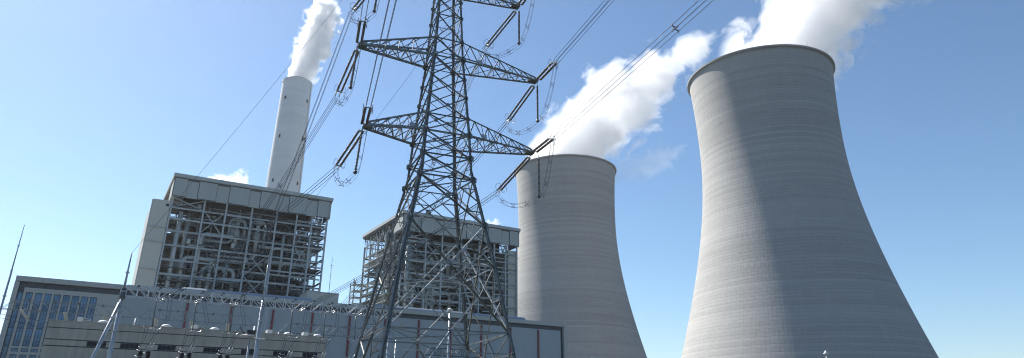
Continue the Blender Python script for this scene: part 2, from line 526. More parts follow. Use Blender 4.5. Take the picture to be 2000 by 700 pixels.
for i in range(0, len(xs), 2):              # stone mullion piers between the strips
    for zt, zb_ in ((23.9, 23.1),) + ((23.1, 13.5),):
        pass
    MB().box(xs[i], xs[i + 1], .45, 1.0, 0, 23.1).build('pier', 'hall_stone', hall)
MB().box(1.65, 13.55, .45, 1.0, 23.1, 23.9).build('lintel', 'hall_stone', hall)
for (xa, xb) in strips:
    for z0, z1 in floors: pane_window(hall, xa, xb, z0, z1, 2, 2, 0.95)
    for zt, zb_ in ((13.8, 13.5), (12.9, 12.45), (9.6, 9.4), (8.8, 8.4), (5.4, 4.9), (1.2, 0)):
        MB().box(xa + .002, xb - .002, .47, 1.0, zb_ + .002, zt - .002).build('spandrel_panel', 'hall_stone', hall)
    for zt, zb_ in low: pane_window(hall, xa, xb, zb_, zt, 2, 1 if zt - zb_ < 1 else 2)
for z0 in [23.1 - 3.1 * i for i in range(1, 8)]:   # the glazed strip in the left dark band
    pane_window(hall, .8, 1.6, z0, z0 + 3.1, 1, 2, 0.95, y=.72)
MB().box(.75, 1.65, .72, 1.05, 23.1, 23.9).build('recessed_band', 'dark_band', hall)
# wall panels
x = 13.55
edges = [13.55] + [a + ao for a in (4.0, 8.0, 12.0)]
reds = [16.1 + 8.27 * i for i in range(0, 11)]
bay = [13.55, 17.7, 21.9, 26.0] + [r + ao for r in reds]
wall_x = []
for i in range(len(bay) - 1):
    n = 1 if bay[i + 1] - bay[i] < 5 else 2
    for j in range(n): wall_x.append((bay[i] + (bay[i + 1] - bay[i]) * j / n, bay[i] + (bay[i + 1] - bay[i]) * (j + 1) / n))
wall_x = [(a, min(b, HL - 1.55)) for a, b in wall_x if a < HL - 1.6]
if wall_x[-1][1] < HL - 1.55: wall_x.append((wall_x[-1][1], HL - 1.55))
for a, b in wall_x:
    mm = 'hall_stone' if b < 19 else 'hall_metal'
    for z0, z1 in ((0, 6), (6, 12), (12, 18), (18, 23.9)):
        MB().box(a + .008, b - .008, .45, 1.0, z0 + .006, z1 - .006).build('wall_panel', mm, hall)
for r in reds:
    xx = r + ao
    if xx < HL - 2: MB().box(xx - .18, xx + .18, .12, .447, 0, 23.7).build('red_pipe', 'red', hall)
# rounded ridge ventilators on the hall roof
def ridge(x0, x1, y, z0, h, wd):
    mb = MB()
    pf = [(-wd, 0), (-wd, h * .55), (-wd * .8, h * .85), (-wd * .4, h), (wd * .4, h), (wd * .8, h * .85), (wd, h * .55), (wd, 0)]
    n = len(mb.v)
    for xx in (x0, x1): mb.v += [(xx, y + p, z0 + q) for p, q in pf]
    k = len(pf)
    for i in range(k): mb.f.append((n + i, n + (i + 1) % k, n + k + (i + 1) % k, n + k + i))
    mb.f += [tuple(range(k)), tuple(range(k, 2 * k))]
    return mb
for xa, xb in ((15.9, 44.2), (60.0, 103.4)):
    n = int((xb - xa) / 3.6); d = (xb - xa) / n
    for i in range(n):
        ridge(xa + ao + i * d + .015, xa + ao + (i + 1) * d - .015, 15, 25.76, 3.0, 1.6).build('ridge_ventilator', 'monitor', hall)
ph = thing('rooftop_penthouse', 'small cream box on the hall roof beside the first boiler house', 'penthouse', W(43.8, 168, 25.75), FR)
for i in range(4): MB().box(i * 1.95 + .01, i * 1.95 + 1.94, 0, 7, 0, 5.2).build('wall_panel', 'cream', ph)
MB().box(-.1, 7.95, -.1, 7.2, 5.2, 5.35).build('roof', 'fascia_cap', ph)
MB().box(-3.2, 0, 1, 5, 0, 2.2).build('annex', 'roof_felt', ph)

# ------------------------------------------------------------------ low switchgear building
sw = thing('switchgear_building', 'low grey concrete building with grooved walls and narrow strip windows', 'building', W(-4.1, 100), FR)
SL, SH, SD = 33.75, 12.85, 14.0
MB().box(.15, SL - .15, .15, SD, 0, SH - .25).build('wall_core', 'groove', sw)
courses = [(0, 2.4), (2.52, 4.9), (5.02, 7.5), (7.62, 9.93), (10.06, 10.68), (10.8, 12.03), (12.13, SH)]
wins = [.3, 3.9, 8.1, 13.5, 18.2, 22.4, 26.4]
for z0, z1 in courses:
    if z0 == 10.06:
        cuts = [0] + [v for a in wins for v in (a + 4.1, a + 6.2)] + [SL]
        segs = [(cuts[i], cuts[i + 1]) for i in range(0, len(cuts), 2)]
    else:
        n = 8
        segs = [(SL * i / n, SL * (i + 1) / n) for i in range(n)]
    for i, (a, b) in enumerate(segs):
        MB().box(a + (.004 if i else 0), b - .004, 0, .3, z0, z1).build('wall_block', 'concrete_wall', sw)
    for xa, xb in ((0, .3), (SL - .3, SL)):
        MB().box(xa, xb, .302, SD, z0, z1).build('wall_block', 'concrete_wall', sw)
MB().box(.3, SL - .3, .3, SD, SH - .35, SH - .2).build('roof', 'roof_felt', sw)
MB().box(-.06, SL + .06, -.06, .34, SH, SH + .1).build('coping', 'concrete_wall', sw)
for a in wins:
    x0 = a + 4.1; fr = MB()
    fr.box(x0, x0 + 2.1, .06, .18, 10.06, 10.11).box(x0, x0 + 2.1, .06, .18, 10.63, 10.68)
    for i in range(5): fr.box(x0 + 2.05 * i / 4, x0 + 2.05 * i / 4 + .05, .06, .18, 10.11, 10.63)
    f = fr.build('window', 'mullion', sw)
    for i in range(4): MB().box(x0 + .05 + 2.05 * i / 4, x0 + 2.05 * (i + 1) / 4, .11, .14, 10.11, 10.63).build('pane', 'window_dark', f)
box_labels = ['white roof fan box on the low building, near its left end', 'white roof fan box beside a dome vent, above the third strip window', 'white roof fan box just right of the tall ladder mast', 'white roof fan box nearest the right end of the low building']
for i, a in enumerate((-1.3, 12.1, 21.9, 27.0)):
    t = thing('roof_fan', box_labels[i], 'roof fan', W(a, 103, SH - .2), FR, 'fan boxes on the low roof')
    MB().box(0, .62, 0, 1.2, .2, 1.15).build('casing', 'white', t)
    MB().box(.66, 1.5, .1, 1.1, .25, 1.05).build('hood', 'white', t)
    lv = MB()
    for k in range(4): lv.box(.72, 1.44, .06, .1, .32 + k * .18, .42 + k * .18)
    lv.build('louvre', 'galv', t)
    MB().box(.05, 1.45, .15, 1.05, 0, .2).build('plinth', 'groove', t)
vl = ['dome roof vent nearest the left masts on the low building', 'dome roof vent left of the second white fan box', 'dome roof vent between the second fan box and the floodlight', 'dome roof vent between the two right hand fan boxes', 'dome roof vent at the right end of the low building']
for i, a in enumerate((1.6, 8.9, 14.9, 24.8, 29.0)):
    t = thing('dome_vent', vl[i], 'roof vent', W(a, 103, SH - .2), FR, 'dome vents on the low roof')
    MB().lathe([(.28, 0), (.28, .55)], 12).build('stem', 'galv', t, True)
    MB().lathe([(.62, .5), (.66, .62), (.55, .8), (.3, .92), (.05, .96)], 20).build('hood', 'white', t, True)

# ------------------------------------------------------------------ boiler houses
CX_ = [0.3, 8.1, 13.6, 20.2, 26.8, 32.3, 36.6, 40.9]
CY_ = [0.3, 7, 14, 21, 28, 34]
LV = [6, 12, 18, 24.5, 31.2, 34.2, 37.4, 40.7, 44.0, 47.4, 50.5, 53.3]
FRONT = [6, 12, 18, 24.5, 31.2, 35.8, 39.4, 43.1, 46.8, 50.0, 52.9]
def boiler_house(a0, label, which, seed):
    rnd = random.Random(seed)
    t = thing('boiler_house', label, 'boiler house', W(a0, 190), FR, 'boiler houses')
    Wd, D = 41.3, 35.0
    # roof, fascia
    MB().box(-.5, Wd + .5, -.75, D + .3, 60.95, 61.9).build('roof_edge', 'fascia_cap', t)
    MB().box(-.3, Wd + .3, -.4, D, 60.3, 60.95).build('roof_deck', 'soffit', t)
    MB().box(-.2, Wd + .2, -.35, -.05, 55.75, 60.94).build('fascia', 'fascia', t)
    MB().box(-.2, .05, -.05, 6.5, 55.75, 60.3).build('fascia_return', 'fascia', t)
    MB().box(Wd - .05, Wd + .2, -.05, 6.5, 55.75, 60.3).build('fascia_return', 'fascia', t)
    for xa, xb in ((0, 3.1), (6.0, 10.4), (13.7, 18.8), (21.8, 26.5), (29.6, 34.4), (37.7, 40.9)):
        p = MB().box(xa, xb, -.56, -.353, 55.95, 60.6).build('fascia_panel', 'fascia', t)
        fl = MB().box(xa - .13, xa - .002, -.5, -.353, 55.85, 60.6).box(xb + .002, xb + .08, -.5, -.353, 55.85, 60.6).box(xa, xb, -.5, -.353, 55.8, 55.947)
        fl.build('trim', 'dark_band', p)
    for k in range(3):
        xx = (11.5, 24.0, 35.0)[k]
        MB().lathe([(.25, 61.9), (.25, 62.4), (.42, 62.45), (.3, 62.8)], 10, (xx, 2, 0)).build('roof_vent', 'galv', t)
    # roof trusses under the deck
    for yy in CY_[1:]:
        mb = MB()
        mb.bar((0, yy, 60.1), (Wd, yy, 60.1), .3).bar((0, yy, 57.2), (Wd, yy, 57.2), .3)
        for i in range(14):
            x0 = i * Wd / 14; x1 = (i + 1) * Wd / 14
            mb.bar((x0, yy, 57.2 if i % 2 else 60.1), (x1, yy, 60.1 if i % 2 else 57.2), .18)
        mb.build('roof_truss', 'steelpaint', t)
    for xx in (0.3, Wd - .4):
        mb = MB()
        for i in range(10):
            y0 = 6.5 + i * 2.8; y1 = y0 + 2.8
            mb.bar((xx, y0, 55.6 if i % 2 else 60.1), (xx, y1, 60.1 if i % 2 else 55.6), .2)
            mb.bar((xx, y0, 53.3), (xx, y0, 60.2), .18)
        mb.build('edge_truss', 'steelpaint', t)
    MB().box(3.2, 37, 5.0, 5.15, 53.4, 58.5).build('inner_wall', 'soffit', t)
    # boiler casing with its buckstays
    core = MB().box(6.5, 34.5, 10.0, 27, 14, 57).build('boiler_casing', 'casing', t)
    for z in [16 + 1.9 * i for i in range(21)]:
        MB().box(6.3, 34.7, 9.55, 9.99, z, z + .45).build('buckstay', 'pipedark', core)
    # steel frame
    for j, yy in enumerate(CY_):
        for i, xx in enumerate(CX_):
            wd = .42 if j == 0 else .5
            if 6.5 < xx < 34.5 and 10 < yy < 27: continue
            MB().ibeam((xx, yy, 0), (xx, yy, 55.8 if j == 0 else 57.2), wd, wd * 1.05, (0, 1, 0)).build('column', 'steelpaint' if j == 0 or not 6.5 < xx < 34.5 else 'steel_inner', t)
    for z in FRONT:
        for i in range(len(CX_) - 1):
            if z in (39.4, 35.8) and 1 < i < 5 and rnd.random() < .6: continue
            h = rnd.choice((.36, .42, .5))
            MB().ibeam((CX_[i] + .24, .3, z), (CX_[i + 1] - .24, .3, z), .26, h).build('beam', 'steelpaint', t)
    for i in (5, 6):                                # closer floors at the right hand stair bays
        for z in LV[4:]:
            MB().ibeam((CX_[i] + .24, .9, z + .9), (CX_[i + 1] - .24, .9, z + .9), .22, .34).build('beam', 'steelpaint', t)
    for li, z in enumerate(LV):
        for j, yy in enumerate(CY_):
            if 10 < yy < 27 or j == 0: continue
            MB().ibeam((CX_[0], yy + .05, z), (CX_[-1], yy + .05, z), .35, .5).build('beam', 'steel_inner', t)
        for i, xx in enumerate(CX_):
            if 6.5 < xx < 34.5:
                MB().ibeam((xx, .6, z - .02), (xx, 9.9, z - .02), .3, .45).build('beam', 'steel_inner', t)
            else:
                MB().ibeam((xx, .6, z - .02), (xx, 33.7, z - .02), .3, .45).build('beam', 'steelpaint', t)
    # floors of grating, one per bay where there is one, with their handrails
    rail = MB()
    for z in LV[3:]:
        for i in range(len(CX_) - 1):
            xa, xb = CX_[i] + .2, CX_[i + 1] - .2
            for (ya, yb) in ((2.6, 5.2), (5.4, 9.6), (27.4, 33.6)) if 5 < xa < 34 else ((.7, 6.8), (7.2, 13.8), (14.2, 20.8), (21.2, 27.8), (28.2, 33.6)):
                if rnd.random() < (.45 if 5 < xa < 34 else .6):
                    MB().box(xa, xb, ya, yb, z + .28, z + .36).build('floor_grating', 'grating', t)
                    for h in (.5, 1.05):
                        rail.bar((xa, ya + .05, z + .36 + h), (xb, ya + .05, z + .36 + h), .06)
                    n = max(2, int((xb - xa) / 1.4))
                    for q in range(n + 1):
                        xq = xa + (xb - xa) * q / n
                        rail.bar((xq, ya + .05, z + .36), (xq, ya + .05, z + 1.45), .05)
    tag(rail.build('handrail', 'steel_inner', t), kind='stuff')
    # diagonal braces
    for (i, za, zb_) in ((3, 37.4, 44.0), (3, 31.2, 37.4), (0, 53.3, 55.8), (5, 40.7, 47.4), (1, 47.4, 53.3), (4, 24.5, 31.2), (2, 24.5, 31.2)):
        for fl in (0, 1):
            p = (CX_[i] + .2, .9 + .2 * fl, za if fl else zb_); q = (CX_[i + 1] - .2, .9 + .2 * fl, zb_ if fl else za)
            MB().bar(p, q, .24).build('brace', 'steelpaint', t)
    for k in range(26):
        xx = rnd.choice((CX_[0], CX_[-1], CX_[-2], CX_[1])); j = rnd.randrange(5); li = rnd.randrange(4, 11)
        p = (xx + .1, CY_[j], LV[li]); q = (xx + .1, CY_[j + 1], LV[li + 1])
        if rnd.random() < .5: p, q = (p[0], p[1], q[2]), (q[0], q[1], p[2])
        MB().bar(p, q, .22).build('brace', 'steelpaint', t)
    # main pipe runs
    def pipe(pts, r, m='pipepaint', br=1.6, nm='pipe'):
        MB().tube(bend(pts, br), r, 10).build(nm, m, t, True)
    mainp = [
        ([(13.2, 3, 41.0), (5.6, 3, 41.0), (5.6, 3, 26)], .55), ([(12.4, 3.4, 26), (12.4, 3.4, 41.2), (25.5, 3.4, 41.2)], .5),
        ([(3.0, 2.2, 26), (3.0, 2.2, 52.5)], .6), ([(8.9, 2.4, 26), (8.9, 2.4, 47.6), (17, 2.4, 47.6)], .45),
        ([(26, 3.2, 42.2), (37.6, 3.2, 42.2), (37.6, 3.2, 50.6)], .62), ([(17.6, 4, 44.6), (17.6, 4, 54.6)], .55),
        ([(23.0, 4, 44.6), (23.0, 4, 54.6)], .55), ([(15.6, 4, 48), (15.6, 4, 53.0), (19.6, 4, 53.0), (19.6, 4, 48)], .35),
        ([(21.0, 4, 46), (21.0, 4, 53.2), (25.0, 4, 53.2), (25.0, 4, 46)], .35), ([(9.5, 4.2, 46.3), (16.6, 4.2, 46.3), (16.6, 4.2, 52)], .4),
        ([(5.2, 5, 26), (5.2, 5, 53)], .5), ([(23, 4, 44.6), (23, 4, 42.6), (12, 4.4, 42.6)], .35),
        ([(14.5, 2.0, 36.3), (34.5, 2.0, 36.3)], .32), ([(20.0, 1.8, 38.6), (39.5, 1.8, 38.6)], .28), ([(27, 2.4, 34.9), (27, 2.4, 46), (33, 2.4, 46)], .4),
        ([(2, 2.8, 35.6), (20, 2.8, 35.6)], .3), ([(10.6, 4, 26), (10.6, 4, 39.2), (18.5, 4, 39.2), (18.5, 4, 30)], .55)]
    for pts, r in mainp:
        if seed % 2: pts = [(x + rnd.uniform(-.6, .6) * 0 + 0, y, z - .4) for x, y, z in pts]
        pipe(pts, r)
    for xx in (17.6, 23.0):
        for dz in (0, .55):
            MB().lathe([(.7, 52.2 + dz), (1.25, 52.3 + dz), (1.25, 52.6 + dz), (.7, 52.7 + dz)], 12, (xx, 4, 0)).build('flange', 'pipepaint', t, True)
        MB().lathe([(.2, 47), (.85, 47.6), (.9, 49.8), (.2, 50.5)], 12, (xx, 4, 0)).build('vessel', 'pipepaint', t, True)
    for k in range(85):
        r = rnd.choice((.1, .13, .16, .2, .28, .36))
        m = rnd.choice(('pipedark', 'pipedark', 'steel_inner', 'steel_inner', 'pipepaint'))
        y = rnd.uniform(.9, 9.0); z = rnd.uniform(26, 55)
        x0 = rnd.uniform(.8, 30); ln = rnd.uniform(4, 16); x1 = min(x0 + ln, 40.4)
        q = rnd.random()
        if q < .4: pts = [(x0, y, z), (x1, y, z)]
        elif q < .6: pts = [(x0, y, z), (x1, y, z), (x1, y, max(25, z - rnd.uniform(2, 8)))]
        elif q < .75: pts = [(x0, y, max(25, z - rnd.uniform(2, 8))), (x0, y, z), (x1, y, z)]
        else: pts = [(x0, y, max(25, z - rnd.uniform(4, 12))), (x0, y, z)]
        pipe(pts, r, m, max(.5, r * 2.5))
    for k in range(34):                                # pipes along the open sides
        x = rnd.choice((rnd.uniform(.8, 6), rnd.uniform(35, 40.5))); y0 = rnd.uniform(3, 20); z = rnd.uniform(27, 54)
        pts = [(x, y0, z), (x, y0 + rnd.uniform(3, 12), z)] if rnd.random() < .6 else [(x, y0, z), (x, y0, z - rnd.uniform(3, 9))]
        pipe(pts, rnd.choice((.12, .18, .3, .4)), rnd.choice(('pipepaint', 'pipedark')))
    for k in range(16):
        x = rnd.uniform(2, 34); z = rnd.uniform(28, 53); y = rnd.uniform(5, 8.6); a = rnd.uniform(1.2, 3.2)
        MB().box(x, x + a, y, y + 1.6, z, z + rnd.uniform(.8, 2.4)).build('duct', rnd.choice(('pipedark', 'pipepaint', 'casing')), t)
    for k in range(8):
        x = rnd.uniform(3, 36); z = rnd.choice(LV[4:]) + .4; y = rnd.uniform(1.5, 3.5)
        MB().lathe([(.1, 0), (.5, .1), (.55, 1.3), (.15, 1.6)], 10, (x, y, z)).build('vessel', 'pipepaint', t, True)
    # hoses, cables and small bore pipework too fine to count
    sm = MB()
    for k in range(220):
        x = rnd.uniform(.8, 40); y = rnd.uniform(.8, 9.4); z = rnd.uniform(27, 55)
        d = rnd.choice(((rnd.uniform(1, 6), 0, 0), (0, 0, rnd.uniform(1, 4)), (rnd.uniform(-2, 2), 0, rnd.uniform(1, 3))))
        sm.bar((x, y, z), (x + d[0], y + d[1], z + d[2]), rnd.choice((.06, .09, .12)))
    tag(sm.build('small_pipework', 'steelpaint', t), kind='stuff')
    # stair tower cladding
    if which == 0:
        xa, xb, y0, y1 = -4.0, -.05, .0, 24.0
        zs = [0, 8, 16, 24, 30.5, 36.5, 43.5, 47.2, 54.4]
    else:
        xa, xb, y0, y1 = 36.0 + 0, 41.3, -.6, 8.0
        xa, xb, y0, y1 = 37.9, 41.35, .75, 20.0
        zs = [0, 10, 20, 30, 36, 42, 48, 54.4]
    for i in range(len(zs) - 1):
        MB().box(xa, xb, y0, y1, zs[i] + .01, zs[i + 1] - .01).build('stair_tower_panel', 'cream', t)
        if i: MB().box(xa - .02, xb + .02, y0 - .35, y0 - .003, zs[i] - .09, zs[i] + .09).build('ledge', 'fascia_cap', t)
    if which == 0: MB().box(xa - .3, xa - .02, y0 + .1, y0 + .5, 0, 54.3).build('corner_trim', 'fascia_cap', t)
    MB().box(xb - .9, xb - .2, y0 - .1, y0 - .003, 52.9, 53.5).build('vent_grille', 'black', t)
    # outside stair and platforms at the back left corner
    for k, (xx, yy, zt) in enumerate(((-3.6, 30, 44.5), (-3.6, 33.8, 44.5), (-6.2, 30, 36.5), (-6.2, 33.8, 36.5), (-1.2, 24, 51), (-1.2, 16, 51), (-1.2, 9, 49))) if which else ():
        MB().bar((xx, yy, 0), (xx, yy, zt), .28).build('stair_post', 'steelpaint', t)
    if which:
        for z in [27 + 2.1 * i for i in range(12)]:
            for (xa, xb, ya, yb, zt) in ((-3.7, 0, 29.8, 34, 44.6), (-6.3, -3.7, 29.8, 34, 36.6), (-1.3, 0, 6, 29.7, 51.2)):
                if z < zt and (xa < -1.5 or rnd.random() < .75):
                    MB().box(xa, xb, ya, yb, z, z + .16).build('platform', 'steelpaint', t)
                    mb = MB()
                    for h in (.5, 1.0):
                        mb.bar((xa, ya, z + h), (xb, ya, z + h), .06).bar((xa, ya, z + h), (xa, yb, z + h), .06)
                    for q in range(6): mb.bar((xa, ya + (yb - ya) * q / 5, z), (xa, ya + (yb - ya) * q / 5, z + 1), .05)
                    mb.build('platform_rail', 'steelpaint', t)
    return t
boiler_house(12.0, 'open boiler house with a cream stair tower on its left, in front of the chimney', 0, 4)
boiler_house(76.0, 'open boiler house behind the lattice pylon, beside the farther cooling tower', 1, 11)

# ------------------------------------------------------------------ lattice pylon
PA = R(90 - 66.677)
PC = Vector((-7.468, 65.998, 0))
UT = Vector((math.cos(PA), math.sin(PA), 0)); UL = Vector((-math.sin(PA), math.cos(PA), 0))
def PW(t, l, z): return PC + UT * t + UL * l + Vector((0, 0, z))
ZK = [0, 15, 25, 29, 38, 47, 54.0]; HK = [7.074, 4.537, 2.559, 2.326, 1.602, 1.168, .735]
def hw(z):
    for i in range(len(ZK) - 1):
        if z <= ZK[i + 1]:
            t = (z - ZK[i]) / (ZK[i + 1] - ZK[i]); return HK[i] * (1 - t) + HK[i + 1] * t
    return HK[-1]
py = thing('lattice_pylon', 'tall dark steel lattice pylon with three pairs of tapering cross arms', 'pylon', PC, PA)
def leg_pt(s, l, z): return Vector((s * hw(z), l * hw(z), z))
corners = [(-1, -1), (1, -1), (1, 1), (-1, 1)]
zlev = [0, 9.1, 19.3, 24.1, 26.45, 29.0, 30.9, 33.35, 35.6, 38.05, 40.3, 43.4, 45.5, 47.6, 49.8, 52.0, 54.0]
for (s, l) in corners:
    mb = MB()
    kz = [0, 15, 25, 29, 38, 47, 54.0]
    for i in range(len(kz) - 1):
        p, q = leg_pt(s, l, kz[i]), leg_pt(s, l, kz[i + 1])
        wd = .23 if kz[i] < 25 else (.19 if kz[i] < 38 else .15)
        g = .05
        d, a, b = mb.frame(p, q, (s, l, 0))
        # two angles back to back with a gap, tied by battens
        mb.angle(p + a * g, q + a * g, wd, .035, (s, l, 0), 1, 1)
        mb.angle(p - a * g, q - a * g, wd, .035, (s, l, 0), -1, -1)
        n = int((q - p).length / .75)
        for k in range(n + 1):
            c = lerp(p, q, (k + .5) / (n + 1))
            mb.bar(c - a * (g + wd * .6), c + a * (g + wd * .6), .03, .22, d)
    lg = mb.build('leg', 'galv', py)
    st = MB()
    for k in range(60):
        z = 4 + k * .8
        p = leg_pt(s, l, z)
        st.bar(p, p + Vector((s * .26 * (k % 2), l * .26 * ((k + 1) % 2), 0)), .03)
    if (s, l) in ((1, -1), (-1, 1)): tag(st.build('step_bolts', 'galv', lg), kind='stuff')
prnd = random.Random(3)
def steel(z):
    r = prnd.random()
    if z < 26: return 'galv_pale' if r < .22 else ('galv_mid' if r < .55 else ('galv_olive' if r < .75 else 'galv'))
    return 'galv_mid' if r < .12 else 'galv'
def gusset(p, n, sz):
    """bolted plate at a joint; n is the face normal"""
    n = Vector(n).normalized()
    a = Vector((0, 0, 1)).cross(n).normalized(); b = n.cross(a)
    mb = MB()
    pts = [p + n * .03 + a * x * sz + b * y * sz for x, y in ((-.5, -.32), (-.2, -.5), (.2, -.5), (.5, -.32), (.5, .32), (.2, .5), (-.2, .5), (-.5, .32))]
    mb.poly(pts, .03)
    return mb
for f in range(4):
    (s0, l0), (s1, l1) = corners[f], corners[(f + 1) % 4]
    nrm = Vector((s0 + s1, l0 + l1, 0)).normalized()
    for i in range(1, len(zlev)):
        za, zb_ = zlev[i - 1], zlev[i]
        A, B = leg_pt(s0, l0, za), leg_pt(s1, l1, za)
        C_, D = leg_pt(s0, l0, zb_), leg_pt(s1, l1, zb_)
        wd = .165 if zb_ < 20 else (.145 if zb_ < 27 else (.12 if zb_ < 41 else .10))
        off = nrm * .05
        if i not in (2, 7, 8, 12, 15):
            MB().angle(C_, D, wd * .9, None, nrm).build('strut', steel(zb_), py)
        if i == 1:                                   # K bracing down to the footings
            mid = (C_ + D) / 2
            for e, e2 in ((A, C_), (B, D)):
                MB().angle(e, mid, wd, None, nrm).build('brace', steel(zb_), py)
                for q in (.35, .6, .8):
                    a_ = lerp(e, mid, q)
                    MB().angle(a_, lerp(e, e2, q), .09, None, nrm).build('redundant_brace', steel(zb_), py)
                    MB().angle(a_, lerp(e, e2, min(1, q + .22)), .09, None, nrm).build('redundant_brace', steel(zb_), py)
            continue
        MB().angle(A + off, D + off, wd, None, nrm).build('brace', steel(zb_), py)
        MB().angle(B - off, C_ - off, wd, None, nrm, -1, 1).build('brace', steel(zb_), py)
        if i in (4,):                                # waist: knee members into the strut
            mid = (C_ + D) / 2
        wa, wb = (B - A).length, (D - C_).length
        X = lerp(A, D, wa / (wa + wb))
        r_ = .075 if zb_ > 27 else .1
        if i == 2:                                   # tall panel: redundant bracing in each quarter
            for (leg0, leg1, dg) in ((A, C_, A), (B, D, B), (A, C_, C_), (B, D, D)):
                m1 = lerp(dg, X, .5)
                t = (m1.z - leg0.z) / (leg1.z - leg0.z)
                h1 = lerp(leg0, leg1, t)
                MB().angle(m1, h1, r_, None, nrm).build('redundant_brace', steel(zb_), py)
                other = leg0 if dg in (A, B) else leg1
                tm = (X.z - leg0.z) / (leg1.z - leg0.z)
                hm = lerp(leg0, leg1, tm)
                MB().angle(m1, hm, r_, None, nrm).build('redundant_brace', steel(zb_), py)
                q1 = lerp(dg, X, .25); hq = lerp(leg0, leg1, (q1.z - leg0.z) / (leg1.z - leg0.z))
                MB().angle(q1, hq, r_ * .8, None, nrm).build('redundant_brace', steel(zb_), py)
                MB().angle(q1, h1, r_ * .8, None, nrm).build('redundant_brace', steel(zb_), py)
            for (leg0, leg1, dg) in ((A, C_, A), (B, D, B), (A, C_, C_), (B, D, D)):
                m3 = lerp(dg, X, .75); h3 = lerp(leg0, leg1, (m3.z - leg0.z) / (leg1.z - leg0.z))
                MB().angle(m3, lerp(leg0, leg1, (X.z - leg0.z) / (leg1.z - leg0.z)), r_ * .8, None, nrm).build('redundant_brace', steel(zb_), py)
            hA = lerp(A, C_, (X.z - A.z) / (C_.z - A.z)); hB = lerp(B, D, (X.z - B.z) / (D.z - B.z))
            MB().angle(hA, hB, r_, None, nrm).build('redundant_brace', steel(zb_), py)
            mb_ = lerp(A, B, .5); mt = lerp(C_, D, .5)
            for (q, e) in ((lerp(A, X, .5), mb_), (lerp(B, X, .5), mb_)):
                MB().angle(q, e, r_, None, nrm).build('redundant_brace', steel(zb_), py)
        elif i == 3:
            top = lerp(C_, D, .5)
            for dg, leg0, leg1 in ((C_, A, C_), (D, B, D)):
                m1 = lerp(dg, X, .5)
                MB().angle(m1, lerp(dg, top, .5), r_ * .8, None, nrm).build('redundant_brace', steel(zb_), py)
                MB().angle(m1, top, r_ * .8, None, nrm).build('redundant_brace', steel(zb_), py)
            for dg in (A, B):
                m1 = lerp(dg, X, .5)
                MB().angle(m1, lerp(A, B, .5), r_ * .8, None, nrm).build('redundant_brace', steel(zb_), py)
            for (leg0, leg1, dg) in ((A, C_, A), (B, D, B), (A, C_, C_), (B, D, D)):
                m1 = lerp(dg, X, .5)
                h1 = lerp(leg0, leg1, (m1.z - leg0.z) / (leg1.z - leg0.z))
                MB().angle(m1, h1, r_, None, nrm).build('redundant_brace', steel(zb_), py)
                hm = lerp(leg0, leg1, .5)
                MB().angle(m1, hm, r_ * .9, None, nrm).build('redundant_brace', steel(zb_), py)
        else:
            for (leg0, leg1) in ((A, C_), (B, D)):
                hm = lerp(leg0, leg1, (X.z - leg0.z) / (leg1.z - leg0.z))
                if i in (4, 5, 7, 8, 11, 13): MB().bar(lerp(leg0, X, .5), hm, .05).build('redundant_brace', steel(zb_), py)
        if (X - A).length > 2.5: gusset(X, nrm, .55 if i < 4 else .4).build('gusset_plate', 'galv', py)
        for c in (C_, D):
            gusset(c, nrm, .7 if i in (2, 3, 4, 5, 9) else .48).build('gusset_plate', 'galv', py)
# inner diaphragm at the crossing of the tall panels
dz_ = [Vector((0.5 * (leg_pt(*corners[k], 13.6) + leg_pt(*corners[(k + 1) % 4], 13.6)).x, 0.5 * (leg_pt(*corners[k], 13.6) + leg_pt(*corners[(k + 1) % 4], 13.6)).y, 13.6)) for k in range(4)]
for k in range(4):
    MB().angle(dz_[k], dz_[(k + 1) % 4], .1).build('plan_brace', 'galv_pale', py)
    MB().angle(lerp(leg_pt(*corners[k], 13.6), leg_pt(*corners[(k + 1) % 4], 13.6), .5), leg_pt(*corners[k], 17.0), .08).build('redundant_brace', 'galv_mid', py)
    MB().angle(lerp(leg_pt(*corners[k], 13.6), leg_pt(*corners[(k + 1) % 4], 13.6), .5), leg_pt(*corners[(k + 1) % 4], 17.0), .08).build('redundant_brace', 'galv_pale', py)
# plan bracing inside the body
for z in (9.1, 24.1, 29.0, 38.05, 47.6):
    for k in (0, 1):
        p, q = leg_pt(*corners[k], z), leg_pt(*corners[k + 2], z)
        MB().angle(p, q, .1).build('plan_brace', 'galv', py)
